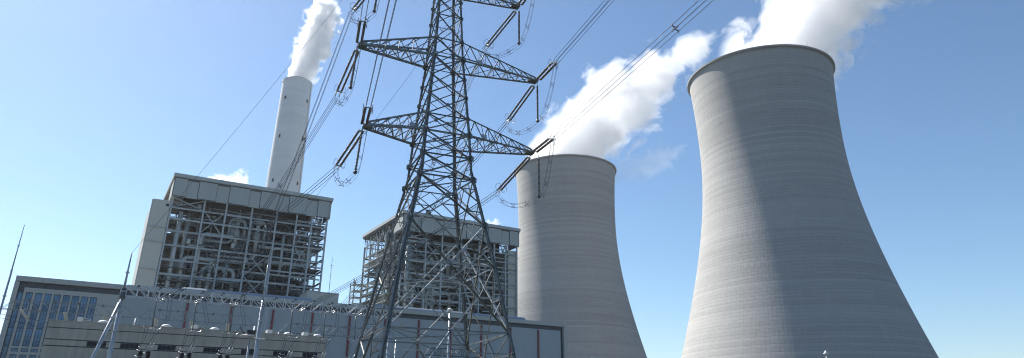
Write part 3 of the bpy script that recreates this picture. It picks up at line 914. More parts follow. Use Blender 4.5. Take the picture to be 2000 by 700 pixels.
# cross arms
ARMS = [(29.02, 31.0, 8.1, 10.6, 29.16), (38.05, 40.3, 9.38, 11.17, 38.16), (47.6, 49.8, 7.7, 8.88, 47.7)]
TIPS = {}
for ai, (zl, zu, LL, LR, ztip) in enumerate(ARMS):
    for sgn, L_ in ((-1, LL), (1, LR)):
        tipc = Vector((sgn * L_, 0, ztip))
        TIPS[(ai, sgn)] = PC + UT * tipc.x + Vector((0, 0, ztip))
        tw = .38
        tl = [Vector((sgn * L_, -tw, ztip)), Vector((sgn * L_, tw, ztip))]
        tu = [Vector((sgn * (L_ - .25), -tw * .7, ztip + .42)), Vector((sgn * (L_ - .25), tw * .7, ztip + .42))]
        lo = [leg_pt(sgn, -1, zl), leg_pt(sgn, 1, zl)]
        hi = [leg_pt(sgn, -1, zu), leg_pt(sgn, 1, zu)]
        e = MB()
        e.bar(tl[0], tl[1], .2, .14).bar(tu[0], tu[1], .1).bar(tl[0], tu[0], .12).bar(tl[1], tu[1], .12)
        e.poly([tl[0] + Vector((0, 0, .08)), tl[1] + Vector((0, 0, .08)), tl[1] + Vector((-sgn * .9, .06, .08)), tl[0] + Vector((-sgn * .9, -.06, .08))], .05)
        arm = e.build('crossarm', 'galv', py)
        for k in (0, 1):
            MB().angle(lo[k], tl[k], .21, None, (0, 0, 1)).build('chord', 'galv', arm)
            MB().angle(hi[k], tu[k], .16, None, (0, 0, 1)).build('chord', 'galv', arm)
        n = 6 if L_ > 8 else 5
        ts = [(1 - (1 - i / n) ** 1.25) for i in range(n + 1)]
        for i in range(n):
            a, b = ts[i], ts[i + 1]
            for k in (0, 1):                          # side faces
                p0, p1 = lerp(lo[k], tl[k], a), lerp(lo[k], tl[k], b)
                u0, u1 = lerp(hi[k], tu[k], a), lerp(hi[k], tu[k], b)
                m_ = lerp(u0, u1, .5)
                MB().angle(p0, m_, .085).build('arm_brace', 'galv', arm)
                MB().angle(p1, m_, .085).build('arm_brace', 'galv', arm)
                if i in (1, 2, 3):
                    MB().bar(lerp(p0, p1, .5), m_, .055).build('arm_brace', 'galv', arm)
            p0, p1 = lerp(lo[0], tl[0], a), lerp(lo[0], tl[0], b)
            q0, q1 = lerp(lo[1], tl[1], a), lerp(lo[1], tl[1], b)
            MB().angle(p0, q1, .08).build('arm_brace', 'galv', arm)
            MB().angle(q0, p1, .08).build('arm_brace', 'galv', arm)
            if i: MB().angle(p0, q0, .08).build('arm_brace', 'galv', arm)
            u0, u1 = lerp(hi[0], tu[0], a), lerp(hi[1], tu[1], b)
            MB().angle(u0, u1, .07).build('arm_brace', 'galv', arm)
        # small blank marker plate hung on the arm
        pl = lerp(lo[0], tl[0], .22) + Vector((0, -.05, .35))
        MB().poly([pl + Vector((-.28, 0, -.25)), pl + Vector((.28, 0, -.25)), pl + Vector((.28, .1, .25)), pl + Vector((-.28, .1, .25))], .04).build('marker_plate', 'galv_light', arm)
# earth-wire horns
for sgn in (-1, 1):
    hn = MB()
    tip = Vector((sgn * 6.2, 0, 54.6))
    for l in (-1, 1):
        hn.angle(leg_pt(sgn, l, 54), tip, .1).angle(leg_pt(sgn, l, 52), tip, .1)
    for i in range(5):
        hn.bar(lerp(leg_pt(sgn, -1, 54), tip, i / 5), lerp(leg_pt(sgn, -1, 52), tip, (i + 1) / 5), .06).bar(lerp(leg_pt(sgn, 1, 54), tip, i / 5), lerp(leg_pt(sgn, 1, 52), tip, (i + 1) / 5), .06)
    hn.build('earth_wire_arm', 'galv', py)

# ------------------------------------------------------------------ insulators
def sheds(length, r=.14, per=.15, nper=26, band=None):
    """one string of discs hung along -Z from the origin; returns discs, couplings"""
    a, b = MB(), MB()
    cp = [(.045, 0)]
    n = int(length / per)
    seg = 5
    z = 0
    pf = []
    for k in range(n):
        z = -k * per
        if k % seg == seg - 1:
            cp += [(.045, z), (.1, z - .01), (.14, z - per * .5), (.1, z - per + .01), (.045, z - per)]
        else:
            a.lathe([(.06, z), (r, z - per * .42), (r * .97, z - per * .58), (.07, z - per)], 10)
    b.lathe(cp + [(.045, -n * per)], 8)
    return a, b, n * per
def aim(o, p, q):
    o.location = p
    o.rotation_euler = (Vector(p) - Vector(q)).to_track_quat('Z', 'Y').to_euler()
def ring(mb, c, rx, ry, r=.022, n=14):
    pts = [Vector((c[0] + rx * math.cos(2 * math.pi * k / n), c[1] + ry * math.sin(2 * math.pi * k / n), c[2])) for k in range(n + 1)]
    return mb.tube(pts, r, 5, False)
def tension_set(p, q, label, group, m):
    """twin strings between two yoke plates with guard rings"""
    p, q = Vector(p), Vector(q)
    t = thing('tension_insulator', label, 'insulator string', p, 0, group)
    aim(t, p, q)
    L_ = (q - p).length
    a, b, ln = sheds(L_ - 1.1)
    for s in (-.23, .23):
        sa = MB(); sa.v = [(x + s, y, z - .45) for x, y, z in a.v]; sa.f = a.f
        o = sa.build('disc_string', m, t, True)
        sb = MB(); sb.v = [(x + s, y, z - .45) for x, y, z in b.v]; sb.f = b.f
        sb.build('coupling', 'bolt', o, True)
    MB().box(-.32, .32, -.03, .03, -.5, -.3).bar((0, 0, 0), (0, 0, -.35), .07).build('yoke_plate', 'bright_metal', t)
    z = -.45 - ln
    MB().box(-.34, .34, -.03, .03, z - .22, z - .02).bar((-.2, 0, z - .2), (-.22, .2, -L_), .05).bar((.2, 0, z - .2), (.22, .2, -L_), .05).bar((-.2, 0, z - .2), (-.22, -.2, -L_), .05).bar((.2, 0, z - .2), (.22, -.2, -L_), .05).build('yoke_plate', 'bright_metal', t)
    g = MB()
    for s in (-.33, .33):
        pts = [Vector((s + (.1 if s > 0 else -.1), .55 * math.cos(2 * math.pi * k / 14), z + .15 + .38 * math.sin(2 * math.pi * k / 14))) for k in range(15)]
        g.tube(pts, .022, 5, False)
        g.bar((s * .8, 0, z - .1), (s * 1.3, -.54, z + .15), .03)
    g.build('guard_ring', 'galv', t)
    return t
def jumper_string(p, ln, label, group, m='porcelain', lean=(0, 0)):
    t = thing('jumper_insulator', label, 'insulator string', p, 0, group)
    a, b, l2 = sheds(ln - .6, .12)
    for mb in (a, b): mb.v = [(x + lean[0] * z, y + lean[1] * z, z - .35) for x, y, z in mb.v]
    o = a.build('disc_string', m, t, True); b.build('coupling', 'bolt', o, True)
    MB().bar((0, 0, .1), (-lean[0] * .35, -lean[1] * .35, -.4), .06).build('shackle', 'bright_metal', t)
    z = -.35 - l2
    MB().lathe([(.05, 0), (.16, -.08), (.2, -.28), (.08, -.4)], 10, (lean[0] * z, lean[1] * z, z)).build('weight', 'bolt', t, True)
    return t, Vector(p) + Vector((lean[0] * z, lean[1] * z, z - .35))

NEAR = {(-1): R(164.0), 1: R(161.5)}
near_dir = lambda s: Vector((math.sin(NEAR[s]), math.cos(NEAR[s]), 0))
AWAY = {(1, -1): Vector((-18.95, 66.4, 34.25)), (0, -1): Vector((-18.45, 67.1, 26.1)), (1, 1): Vector((-.75, 74.7, 34.75)),
        (0, 1): Vector((-1.75, 73.9, 25.8)), (2, 1): Vector((-3.45, 73.0, 43.9)), (2, -1): Vector((-18.1, 65.2, 43.9))}
lev_word = {0: 'lowest', 1: 'middle', 2: 'topmost'}
side_word = {-1: 'left', 1: 'right'}
GATE = {(0, -1): 7.5, (1, -1): 11.1, (2, -1): 15.4, (0, 1): 23.3, (1, 1): 27.4, (2, 1): 30.9}
GB = 90.0
def quad(mbs, f, n, gap=.225, r=.024):
    """four parallel wires following f(t)->point"""
    pts = [f(i / n) for i in range(n + 1)]
    d = (pts[-1] - pts[0]); d.z = 0; d.normalize()
    sd_ = Vector((-d.y, d.x, 0))
    out = []
    for a, b in ((-1, 1), (1, 1), (1, -1), (-1, -1)):
        out.append(MB().tube([p + sd_ * a * gap + Vector((0, 0, b * gap)) for p in pts], r, 5))
    return out, sd_
def spacer(p, sd_, parent, r=.225, w=.06):
    mb = MB()
    for a, b in ((-1, 1), (1, 1), (1, -1), (-1, -1)):
        e = p + sd_ * a * r + Vector((0, 0, b * r))
        mb.bar(p + sd_ * a * r * .35 + Vector((0, 0, b * r * .35)), e, w)
        mb.bar(e - Vector((0, 0, .08)), e + Vector((0, 0, .08)), w * 1.5)
    c = [p + sd_ * a * r * .45 + Vector((0, 0, b * r * .45)) for a, b in ((-1, 1), (1, 1), (1, -1), (-1, -1))]
    for i in range(4): mb.bar(c[i], c[(i + 1) % 4], w)
    return mb.build('spacer', 'bolt', parent)
for (ai, sg), tip in TIPS.items():
    lw, sw_ = lev_word[ai], side_word[sg]
    nd = near_dir(sg)
    side = Vector((0, 0, 0))
    p0 = tip + nd * .35
    pn = tip + nd * 6.1 + Vector((0, 0, -.45))
    mt = 'porcelain' if sg > 0 else ('porcelain_green' if ai == 1 else 'porcelain_brown')
    tension_set(p0, pn, 'twin insulator string on the %s %s arm, reaching up towards the viewer' % (lw, sw_), 'insulator strings on the pylon arms', mt)
    a0 = tip - nd * .45
    pa = AWAY[(ai, sg)]
    tension_set(a0, pa, 'twin insulator string slanting down to the substation from the %s %s arm' % (lw, sw_), 'insulator strings on the pylon arms', 'porcelain')
    jt = tip + UT * (sg * .12) + Vector((0, 0, -.15))
    if ai == 0 and sg == 1: jt = tip + UT * .75 + Vector((0, 0, -.1))
    _, jb = jumper_string(jt, 4.9, 'single insulator string hanging straight down from the %s %s arm' % (lw, sw_), 'insulator strings on the pylon arms', 'porcelain', (.06, 0) if sg < 0 else (0, 0))
    # line conductors towards the viewer
    cb = thing('conductor_bundle', 'four wire line running overhead from the %s %s arm' % (lw, sw_), 'power line', pn, 0, 'power lines')
    far = pn + nd * 240 + Vector((0, 0, 4))
    f = lambda t, a=pn, b=far: lerp(a, b, t) - a + Vector((0, 0, -14 * t * (1 - t)))
    ws, sd_ = quad(None, f, 24)
    for w_ in ws: w_.build('wire', 'wire', cb)
    for dd in ((23.5, 62, 110) if (ai, sg) == (0, 1) else (41, 95)):
        spacer(f(dd / 240), sd_, cb)
    # down to the substation gantry
    ge = W(GATE[(ai, sg)], GB - .9, 15.2)
    db = thing('conductor_bundle', 'four wire span dropping from the %s %s arm to the substation gantry' % (lw, sw_), 'power line', pa, 0, 'power lines')
    f = lambda t, a=pa, b=ge: lerp(a, b, t) - a + Vector((0, 0, -2.0 * t * (1 - t)))
    ws, sd_ = quad(None, f, 12, .2)
    for w_ in ws: w_.build('wire', 'wire', db)
    for dd in (.4, .72): spacer(f(dd), sd_, db, .2)
    # jumper loop under the arm
    jl = thing('jumper_loop', 'slack jumper wires looping under the %s %s arm' % (lw, sw_), 'power line', jb, 0, 'jumper loops')
    e0, e1 = pn - jb, pa - jb
    def jf(t, e0=e0, e1=e1):
        c0 = Vector((e0.x * .9, e0.y * .9, -.5)); c1 = Vector((e1.x * .95, e1.y * .95, min(-1.5, e1.z - 1.9)))
        if t < .5:
            s = t * 2
            return e0 * (1 - s) ** 2 + Vector((e0.x * .55, e0.y * .55, -.6)) * 2 * s * (1 - s) + Vector((0, 0, -.1)) * s * s
        s = t * 2 - 1
        return Vector((0, 0, -.1)) * (1 - s) ** 2 + Vector((e1.x * .75, e1.y * .75, min(-1.2, e1.z - 2.6))) * 2 * s * (1 - s) + e1 * s * s
    ws, sd_ = quad(None, jf, 20, .2, .014)
    for w_ in ws: w_.build('wire', 'wire', jl)
    for dd in (.12, .27, .4, .6, .74, .88): spacer(jf(dd), sd_, jl, .2, .028)

# ------------------------------------------------------------------ substation gantries
def truss(t, p0, p1, h, d, n, m='galv_mid', taper=False, r=.06):
    """box truss: four chords, battens and diagonals; local x from p0 to p1"""
    x0, x1, z = p0, p1, h[0]
    zt = h[1]
    ch_ = []
    e = (x1 - x0) / n
    xa, xb = (x0 + 1.5, x1 - 1.5) if taper else (x0, x1)
    for y in (0, d):
        MB().bar((xa, y, zt), (xb, y, zt), r * 1.7).build('chord', m, t)
        MB().bar((x0 if taper else xa, y if not taper else y, z), (x1, y, z), r * 1.9).build('chord', m, t)
        if taper:
            MB().bar((x0, y, z), (xa, y, zt), r * 1.5).build('chord', m, t); MB().bar((x1, y, z), (xb, y, zt), r * 1.5).build('chord', m, t)
    e = (xb - xa) / n
    for i in range(n):
        for y in (0, d):
            a, b = xa + i * e, xa + (i + 1) * e
            # the web changes hand bay by bay the way the photo shows
            if (i // 3) % 2: a, b = b, a
            MB().bar((a, y, zt), (b, y, z), r * 1.35).build('web_bar', m, t)
            MB().bar((xa + i * e, y, z), (xa + i * e, y, zt), r * 1.2).build('web_bar', m, t)
            j = MB(); j.box(xa + i * e - .13, xa + i * e + .13, y - .06, y + .06, zt - .1, zt + .1)
            if i % 2: j.build('joint_plate', 'bolt', t)
        for zz in (z, zt):
            if i % 2: MB().bar((xa + i * e, 0, zz), (xa + (i + 1) * e, d, zz), r * .8).build('web_bar', m, t)
            MB().bar((xa + i * e, 0, zz), (xa + i * e, d, zz), r).build('web_bar', m, t)
def mast(t, x, y, ztop, r0, r1, zbreak, name='mast_post', step=2.2):
    mb = MB()
    mb.tube([(x, y, 0), (x, y, zbreak)], [r0, r0 * .85], 12).tube([(x, y, zbreak), (x, y, ztop)], [r1, r1 * .45], 10)
    o = mb.build(name, 'galv_light', t, True)
    z = step
    while z < ztop - .4:
        rr = r0 if z < zbreak else r1
        MB().lathe([(rr * 1.45, z), (rr * 1.45, z + .14)], 12, (x, y, 0)).build('flange', 'galv_light', o)
        z += step
    return o
g1 = thing('substation_gantry', 'near lattice gantry beam carried between a leaning prop mast and a ladder mast', 'gantry', W(0, GB), FR)
truss(g1, 3.0, 18.0, (14.95, 16.15), 1.1, 13, 'galv_light', False, .062)
truss(g1, 18.5, 35.2, (14.95, 16.15), 1.1, 14, 'galv_light', False, .062)
o = mast(g1, 2.72, .55, 20.0, .24, .15, 15.6)
MB().lathe([(.32, 14.6), (.36, 15.4), (.24, 15.9)], 8, (2.72, .55, 0)).build('head_plate', 'bolt', g1)
pr_ = MB().tube([(2.6, .5, 14.2), (-.75, .2, 0)], .2, 12).build('prop', 'galv_light', g1, True)
for k in range(5):
    c = lerp((2.6, .5, 14.2), (-.75, .2, 0), .12 + k * .19)
    MB().tube([c - Vector((.02, 0, .08)), c + Vector((.02, 0, .08))], .29, 10).build('flange', 'galv_light', pr_)
MB().bar((2.65, .55, 10), (1.7, .45, 10.0), .1).build('tie', 'galv_light', g1)
o = mast(g1, 18.22, .55, 20.3, .26, .13, 15.8)
MB().tube([(18.22, .55, 20.2), (18.22, .55, 21.8)], [.05, .02], 6).build('spike', 'galv_light', g1)
rg = MB()
for k in range(40): rg.bar((18.4, .3, .6 + k * .36), (18.85, .3, .6 + k * .36), .035)
rg.bar((18.42, .3, 0), (18.42, .3, 15), .05).bar((18.83, .3, 0), (18.83, .3, 15), .05)
tag(rg.build('ladder', 'galv_light', g1))
mast(g1, 35.3, .55, 17.2, .26, .13, 15.8)

g2 = thing('substation_gantry', 'back lattice gantry behind the low building, with a tall needle mast at its left end', 'gantry', W(0, 120), FR)
truss(g2, -10.9, 5.9, (16.3, 17.7), 1.0, 9, 'galv_mid', True, .036)
truss(g2, 6.3, 23.5, (16.3, 17.7), 1.0, 11, 'galv_mid', True, .036)
mast(g2, -10.9, .5, 28.4, .17, .1, 21.5, step=3.6)
mast(g2, 6.1, .5, 16.3, .24, .1, 16.2)
mast(g2, 23.6, .5, 16.4, .3, .1, 16.2)
g3 = thing('substation_gantry', 'pale gantry beam seen partly through the lower legs of the pylon', 'gantry', W(0, 124), FR)
truss(g3, 28.4, 50, (16.0, 17.6), 1.0, 13, taper=True, r=.05)
mast(g3, 28.4, .5, 16.0, .24, .1, 15.9); mast(g3, 50, .5, 16.2, .24, .1, 15.9)
g4 = thing('substation_gantry', 'small dark lattice beam low in front of the hall wall', 'gantry', W(0, 140), FR)
truss(g4, 62.8, 76.0, (15.1, 16.6), 1.0, 9, 'bolt', True, .06)
mast(g4, 62.8, .5, 15.1, .2, .1, 15); mast(g4, 76, .5, 15.1, .2, .1, 15)

# cream insulators hung under the back gantry
for i, (a, z0, a1, z1) in enumerate(((-8.5, 16.25, -7.3, 14.75), (-3.2, 16.25, -2.7, 14.9), (1.9, 16.25, 2.15, 15.1), (8.7, 16.25, 8.95, 14.9), (13.7, 16.25, 13.85, 15.0), (19.1, 16.25, 19.15, 15.0))):
    lb = ['leftmost cream insulator, slanting under the back gantry', 'cream insulator slanting in front of the office windows, second from the left end',
          'cream insulator under the back gantry just left of the leaning prop', 'cream insulator hanging above the low roof, right of the propped mast',
          'cream insulator hanging above the second white fan box', 'cream insulator hanging nearest the ladder mast'][i]
    t = thing('cream_insulator', lb, 'insulator', (0, 0, 0), 0, 'cream insulators under the back gantry')
    p, q = W(a, 119.6, z0), W(a1, 119.0, z1)
    aim(t, p, q)
    L_ = (q - p).length
    for s in (-.15, .15):
        mb = MB(); n = 13
        for k in range(n): mb.lathe([(.07, -k * L_ / n), (.14, -(k + .45) * L_ / n), (.07, -(k + 1) * L_ / n)], 9, (s, 0, 0))
        mb.build('disc_string', 'cream_porcelain', t, True)
    MB().box(-.22, .22, -.03, .03, -L_ - .12, -L_).build('clamp', 'bright_metal', t)

# droppers, hanging rods and breaker heads under the near gantry
rod_l = ['first from the left mast', 'second from the left mast', 'just left of the ladder mast', 'first right of the ladder mast', 'second right of the ladder mast', 'beside the pylon leg']
for i, a in enumerate((6.25, 10.55, 14.75, 21.9, 26.15, 30.3)):
    g = GATE[[(0, -1), (1, -1), (2, -1), (0, 1), (1, 1), (2, 1)][i]]
    # dead-end string at the beam
    t = thing('dead_end_insulator', 'silver dead-end fitting on the near gantry, ' + rod_l[i], 'insulator', W(0, GB), FR, 'dead-end fittings on the near gantry')
    n = 9; pts = [Vector((g - 1.9 + 1.9 * k / n, -.15 - .75 * k / n, 15.0 + .45 * math.sin(math.pi * (k / n) * 1.0) * -1 + .2 * k / n)) for k in range(n + 1)]
    for dz in (0, .22): MB().tube([p + Vector((0, 0, dz)) for p in pts], .02, 6).build('arcing_bar', 'bright_metal', t, True)
    mb = MB()
    for k in range(10): mb.lathe([(.05, -k * .1), (.11, -k * .1 - .05), (.05, -k * .1 - .1)], 8)
    o = mb.build('disc_string', 'galv_pale', t, True); o.location = (g - 1.2, -.1, 15.0); o.rotation_euler = (0, R(-70), 0)
    MB().box(g - .1, g + .1, -.98, -.86, 15.1, 15.35).build('clamp', 'galv_mid', t)
    # suspended rod
    t = thing('hanging_rod_insulator', 'thin grey rod hanging from the near gantry, ' + rod_l[i], 'insulator', W(a, GB + .2, 14.9), FR, 'rods hanging from the near gantry')
    MB().tube([(0, 0, 0), (.08, 0, -3.2)], .07, 8).build('rod', 'galv', t, True)
    for s in (-1, 1):
        MB().tube([(.1, 0, -3.2), (.1 + s * .3, -.15, -3.45), (.1 + s * .75, -.3, -3.4), (.1 + s * .95, -.4, -3.2)], .035, 6).build('clamp', 'bright_metal', t, True)
    MB().tube([(.1 - .2, -.1, -3.3), (.35, -.2, -3.62), (.95, -.3, -3.62)], .04, 6).build('clamp', 'bright_metal', t, True)
    # dropper wires
    t = thing('dropper_wires', 'thin wires dropping past the hanging gantry rod ' + rod_l[i], 'wires', W(0, GB), FR, 'dropper wires')
    for s in (0, .32):
        MB().tube([(g - .1 + s, -.9, 15.0), (a + 1.35 + s, -.3, 12.6), (a + .55 + s * 1.2, -.15, 11.5)], .022, 5).build('wire', 'wire', t)
        MB().tube([(a + .5 + s * 1.2, -.15, 11.45), (a + .35 + s * .5, .1, 10.6), (a + .1 + s * 1.4, .3, 9.75)], .022, 5).build('wire', 'wire', t)
        MB().tube([(a - .3 - s, -.1, 11.45), (a - .4 - s * .8, .1, 10.4), (a - .75 - s * .3, .3, 9.4)], .022, 5).build('wire', 'wire', t)
    # breaker head
    t = thing('switchgear_pole', 'black switch head with silver arms under the near gantry, ' + rod_l[i], 'switchgear', W(a - .15, GB + .3), FR, 'switch heads along the low wall')
    MB().lathe([(.16, 3), (.16, 6.2)], 12).build('stand', 'galv_light', t, True)
    for s in (-.42, .38):
        mb = MB(); k0 = 0
        for k in range(16): mb.lathe([(.19, 6.2 + k * .18), (.29, 6.2 + k * .18 + .08), (.19, 6.2 + (k + 1) * .18)], 10, (s, 0, 0))
        mb.build('bushing', 'black', t, True)
    for (z, x0, x1, yy) in ((9.2, -.9, .75, -.1), (8.95, -.2, .95, .15), (8.5, -.95, .3, -.2), (8.3, .2, 1.2, -.1), (9.5, -.75, -.1, 0)):
        MB().tube([(x0, yy, z), (x0 + .35, yy - .1, z - .12), (x1, yy, z + .02)], .032, 6).build('arm', 'bright_metal', t, True)
    for x0 in (.15, .5):
        MB().tube([(x0, 0, 8.9), (x0 + .1, 0, 9.5), (x0 + .3, -.1, 9.9)], .05, 6).build('horn', 'bright_metal', t, True)

# bus wires along the back gantry
for i, (z, b) in enumerate(((14.6, 112), (14.2, 112.6))):
    t = thing('bus_wire', ('upper' if i == 0 else 'lower') + ' thin bus wire sagging in front of the office windows', 'wires', W(-10, b, z), FR, 'bus wires')
    MB().tube([(0, 0, 0), (4, 0, -.5 - i * .3), (9, 0, -1.5), (14, 0, -1.7)], .025, 5).build('wire', 'wire', t)

# earth wires from the pylon tops to the gantry masts
for i, (s, e, nm) in enumerate(((-1, W(2.72, GB + .55, 20.0), 'thin earth wire running down to the top of the propped mast'), (1, W(18.22, GB + .55, 21.7), 'thin earth wire running down to the spike of the ladder mast'))):
    p = PW(s * 6.2, 0, 54.6)
    t = thing('earth_wire', nm, 'power line', p, 0, 'earth wires')
    MB().tube([lerp(p, e, k / 12) - p + Vector((0, 0, -3 * (k / 12) * (1 - k / 12))) for k in range(13)], .017, 5).build('wire', 'wire', t)
    nd = near_dir(s)
    t = thing('earth_wire', 'thin earth wire leaving the pylon top overhead on the %s side' % side_word[s], 'power line', p, 0, 'earth wires')
    MB().tube([nd * 20 * k + Vector((0, 0, -.5 * k)) for k in range(9)], .017, 5).build('wire', 'wire', t)

# ------------------------------------------------------------------ lamps and small things
fl = thing('floodlight_post', 'lamp post with a white disc head and a tilted black panel, by the ladder mast', 'lamp post', W(13.35, 70), FR)
MB().tube([(0, 0, 0), (0, 0, 9.1)], [.13, .085], 12).build('post', 'galv_light', fl, True)
MB().lathe([(.15, 0), (.62, .03), (.66, .1), (.3, .2), (.1, .24)], 20, (-.25, 0, 9.15)).build('lamp_head', 'white', fl, True)
MB().tube([(0, 0, 9.1), (.8, 0, 9.02), (1.45, 0, 9.0)], .06, 8).build('arm', 'white', fl, True)
MB().poly([(-1.05, -.15, 9.95), (-.85, .3, 9.95), (-.35, .3, 9.4), (-.6, -.15, 9.4)], .06).build('solar_panel', 'black', fl)
MB().box(-.35, .4, -.2, .2, 9.4, 9.75).build('battery_box', 'black', fl)
wp = thing('white_lamp_post', 'slim white post with a small cap lamp, inside the pylon legs', 'lamp post', W(34.25, 70), FR)
MB().tube([(0, 0, 0), (0, 0, 13.1)], [.15, .11], 14).build('post', 'galv_light', wp, True)
MB().lathe([(.13, 13.1), (.22, 13.15), (.34, 13.3), (.22, 13.45), (.04, 13.52)], 16).build('lamp_head', 'white', wp, True)
lp = thing('small_lamp_post', 'small white lamp post at the foot of the nearer cooling tower', 'lamp post', (26.53, 60, 0))
MB().tube([(0, 0, 0), (0, 0, 7.1)], [.08, .045], 10).build('post', 'white', lp, True)
MB().lathe([(.06, 7.05), (.2, 7.1), (.22, 7.16), (.1, 7.26), (.02, 7.42)], 14).build('lamp_head', 'white', lp, True)
MB().tube([(0, 0, 7.4), (0, 0, 7.6)], .015, 5).build('spike', 'galv', lp)
sh = thing('curved_roof_shed', 'pale curved shed roof just showing below the farther cooling tower', 'shed', (27, 230, 0))
pts = [(-4.2 + 8.4 * k / 12, 19.7 + 1.75 * math.sin(math.pi * k / 12)) for k in range(13)]
mb = MB(); n0 = len(pts)
for y in (0, 14): mb.v += [(x, y, z) for x, z in pts]
for k in range(n0 - 1): mb.f.append((k, k + 1, n0 + k + 1, n0 + k))
mb.f += [tuple(range(n0)), tuple(range(n0, 2 * n0))]
mb.build('roof', 'cream', sh)
MB().box(-4.1, 4.1, .1, 13.9, 0, 19.69).build('wall', 'hall_stone', sh)
MB().box(-1.6, 0, -.12, -.003, 20.2, 21.2).build('skylight', 'white', sh)
am = thing('roof_antenna', 'thin antenna mast on the hall roof between the boiler houses', 'antenna', W(50.2, 172, 25.75), FR)
MB().tube([(0, 0, 0), (0, 0, 15)], [.1, .04], 6).build('pole', 'galv', am)
MB().tube([(-.5, 0, 13), (.5, 0, 13)], .04, 5).build('crossbar', 'galv', am)

# ------------------------------------------------------------------ steam
def plume_field(tree, pos, p):
    """scalar field > 0 inside the plume; the same nodes drive the hull mesh and the density"""
    L = tree.links
    def m(op, a, b=None, c=None, clamp=False):
        n = tree.nodes.new('ShaderNodeMath'); n.operation = op; n.use_clamp = clamp
        for i, v in enumerate((a, b, c)):
            if v is None: continue
            if isinstance(v, (int, float)): n.inputs[i].default_value = v
            else: L.new(v, n.inputs[i])
        return n.outputs[0]
    def noise(vec, scale, detail, rough, dist=0.0, out=0):
        n = tree.nodes.new('ShaderNodeTexNoise'); n.inputs['Scale'].default_value = scale
        n.inputs['Detail'].default_value = detail; n.inputs['Roughness'].default_value = rough
        n.inputs['Distortion'].default_value = dist
        L.new(vec, n.inputs['Vector']); return n.outputs[out]
    off = tree.nodes.new('ShaderNodeVectorMath'); off.operation = 'ADD'
    L.new(pos, off.inputs[0]); off.inputs[1].default_value = p['seed']
    sp = tree.nodes.new('ShaderNodeSeparateXYZ'); L.new(pos, sp.inputs[0])
    x, y, z = sp.outputs
    s = m('DIVIDE', z, p['len'])
    sc = m('MAXIMUM', s, 0.0)
    # radius along the axis: interpolated through r0, r1, r2
    r0, r1, r2 = p['r']
    a = r0 - 2 * r1 + r2
    b = -1.5 * r0 + 2 * r1 - .5 * r2
    rr = m('ADD', m('ADD', m('MULTIPLY', m('MULTIPLY', sc, sc), 2 * a), m('MULTIPLY', sc, 2 * b)), r0)
    rr = m('MAXIMUM', rr, 1.0)
    cx = m('ADD', m('MULTIPLY', m('MULTIPLY', sc, sc), p.get('curve', 0.0)), m('MULTIPLY', m('MULTIPLY', sc, m('SUBTRACT', 1.0, sc)), 4 * p.get('bulge', 0.0)))
    wob = m('MULTIPLY', m('MULTIPLY', m('SUBTRACT', noise(off.outputs[0], p['big'] * .5, 1, .5), .5), p.get('wob', 1.0)), m('MINIMUM', m('MULTIPLY', sc, 4), 1.0))
    dx = m('SUBTRACT', x, cx)
    d = m('DIVIDE', m('SQRT', m('ADD', m('MULTIPLY', dx, dx), m('MULTIPLY', y, y))), rr)
    n1 = noise(off.outputs[0], p['big'], 8, .66, .5)
    amp = m('MULTIPLY', m('ADD', p['amp'], m('MULTIPLY', sc, p['amp_end'])), m('MINIMUM', m('ADD', .12, m('MULTIPLY', sc, p.get('ramp', 6.0))), 1.0))
    v = m('ADD', m('SUBTRACT', 1.0, d), m('MULTIPLY', m('SUBTRACT', n1, .5), amp))
    v = m('ADD', v, wob)
    # ends
    e = m('MULTIPLY', m('MAXIMUM', m('SUBTRACT', s, p.get('fade0', .7)), 0.0), p.get('fade', 3.0))
    v = m('SUBTRACT', v, e)
    e0 = m('MULTIPLY', m('MAXIMUM', m('SUBTRACT', p.get('start', -.08), s), 0.0), 20.0)
    v = m('SUBTRACT', v, e0)
    return v, m, sc
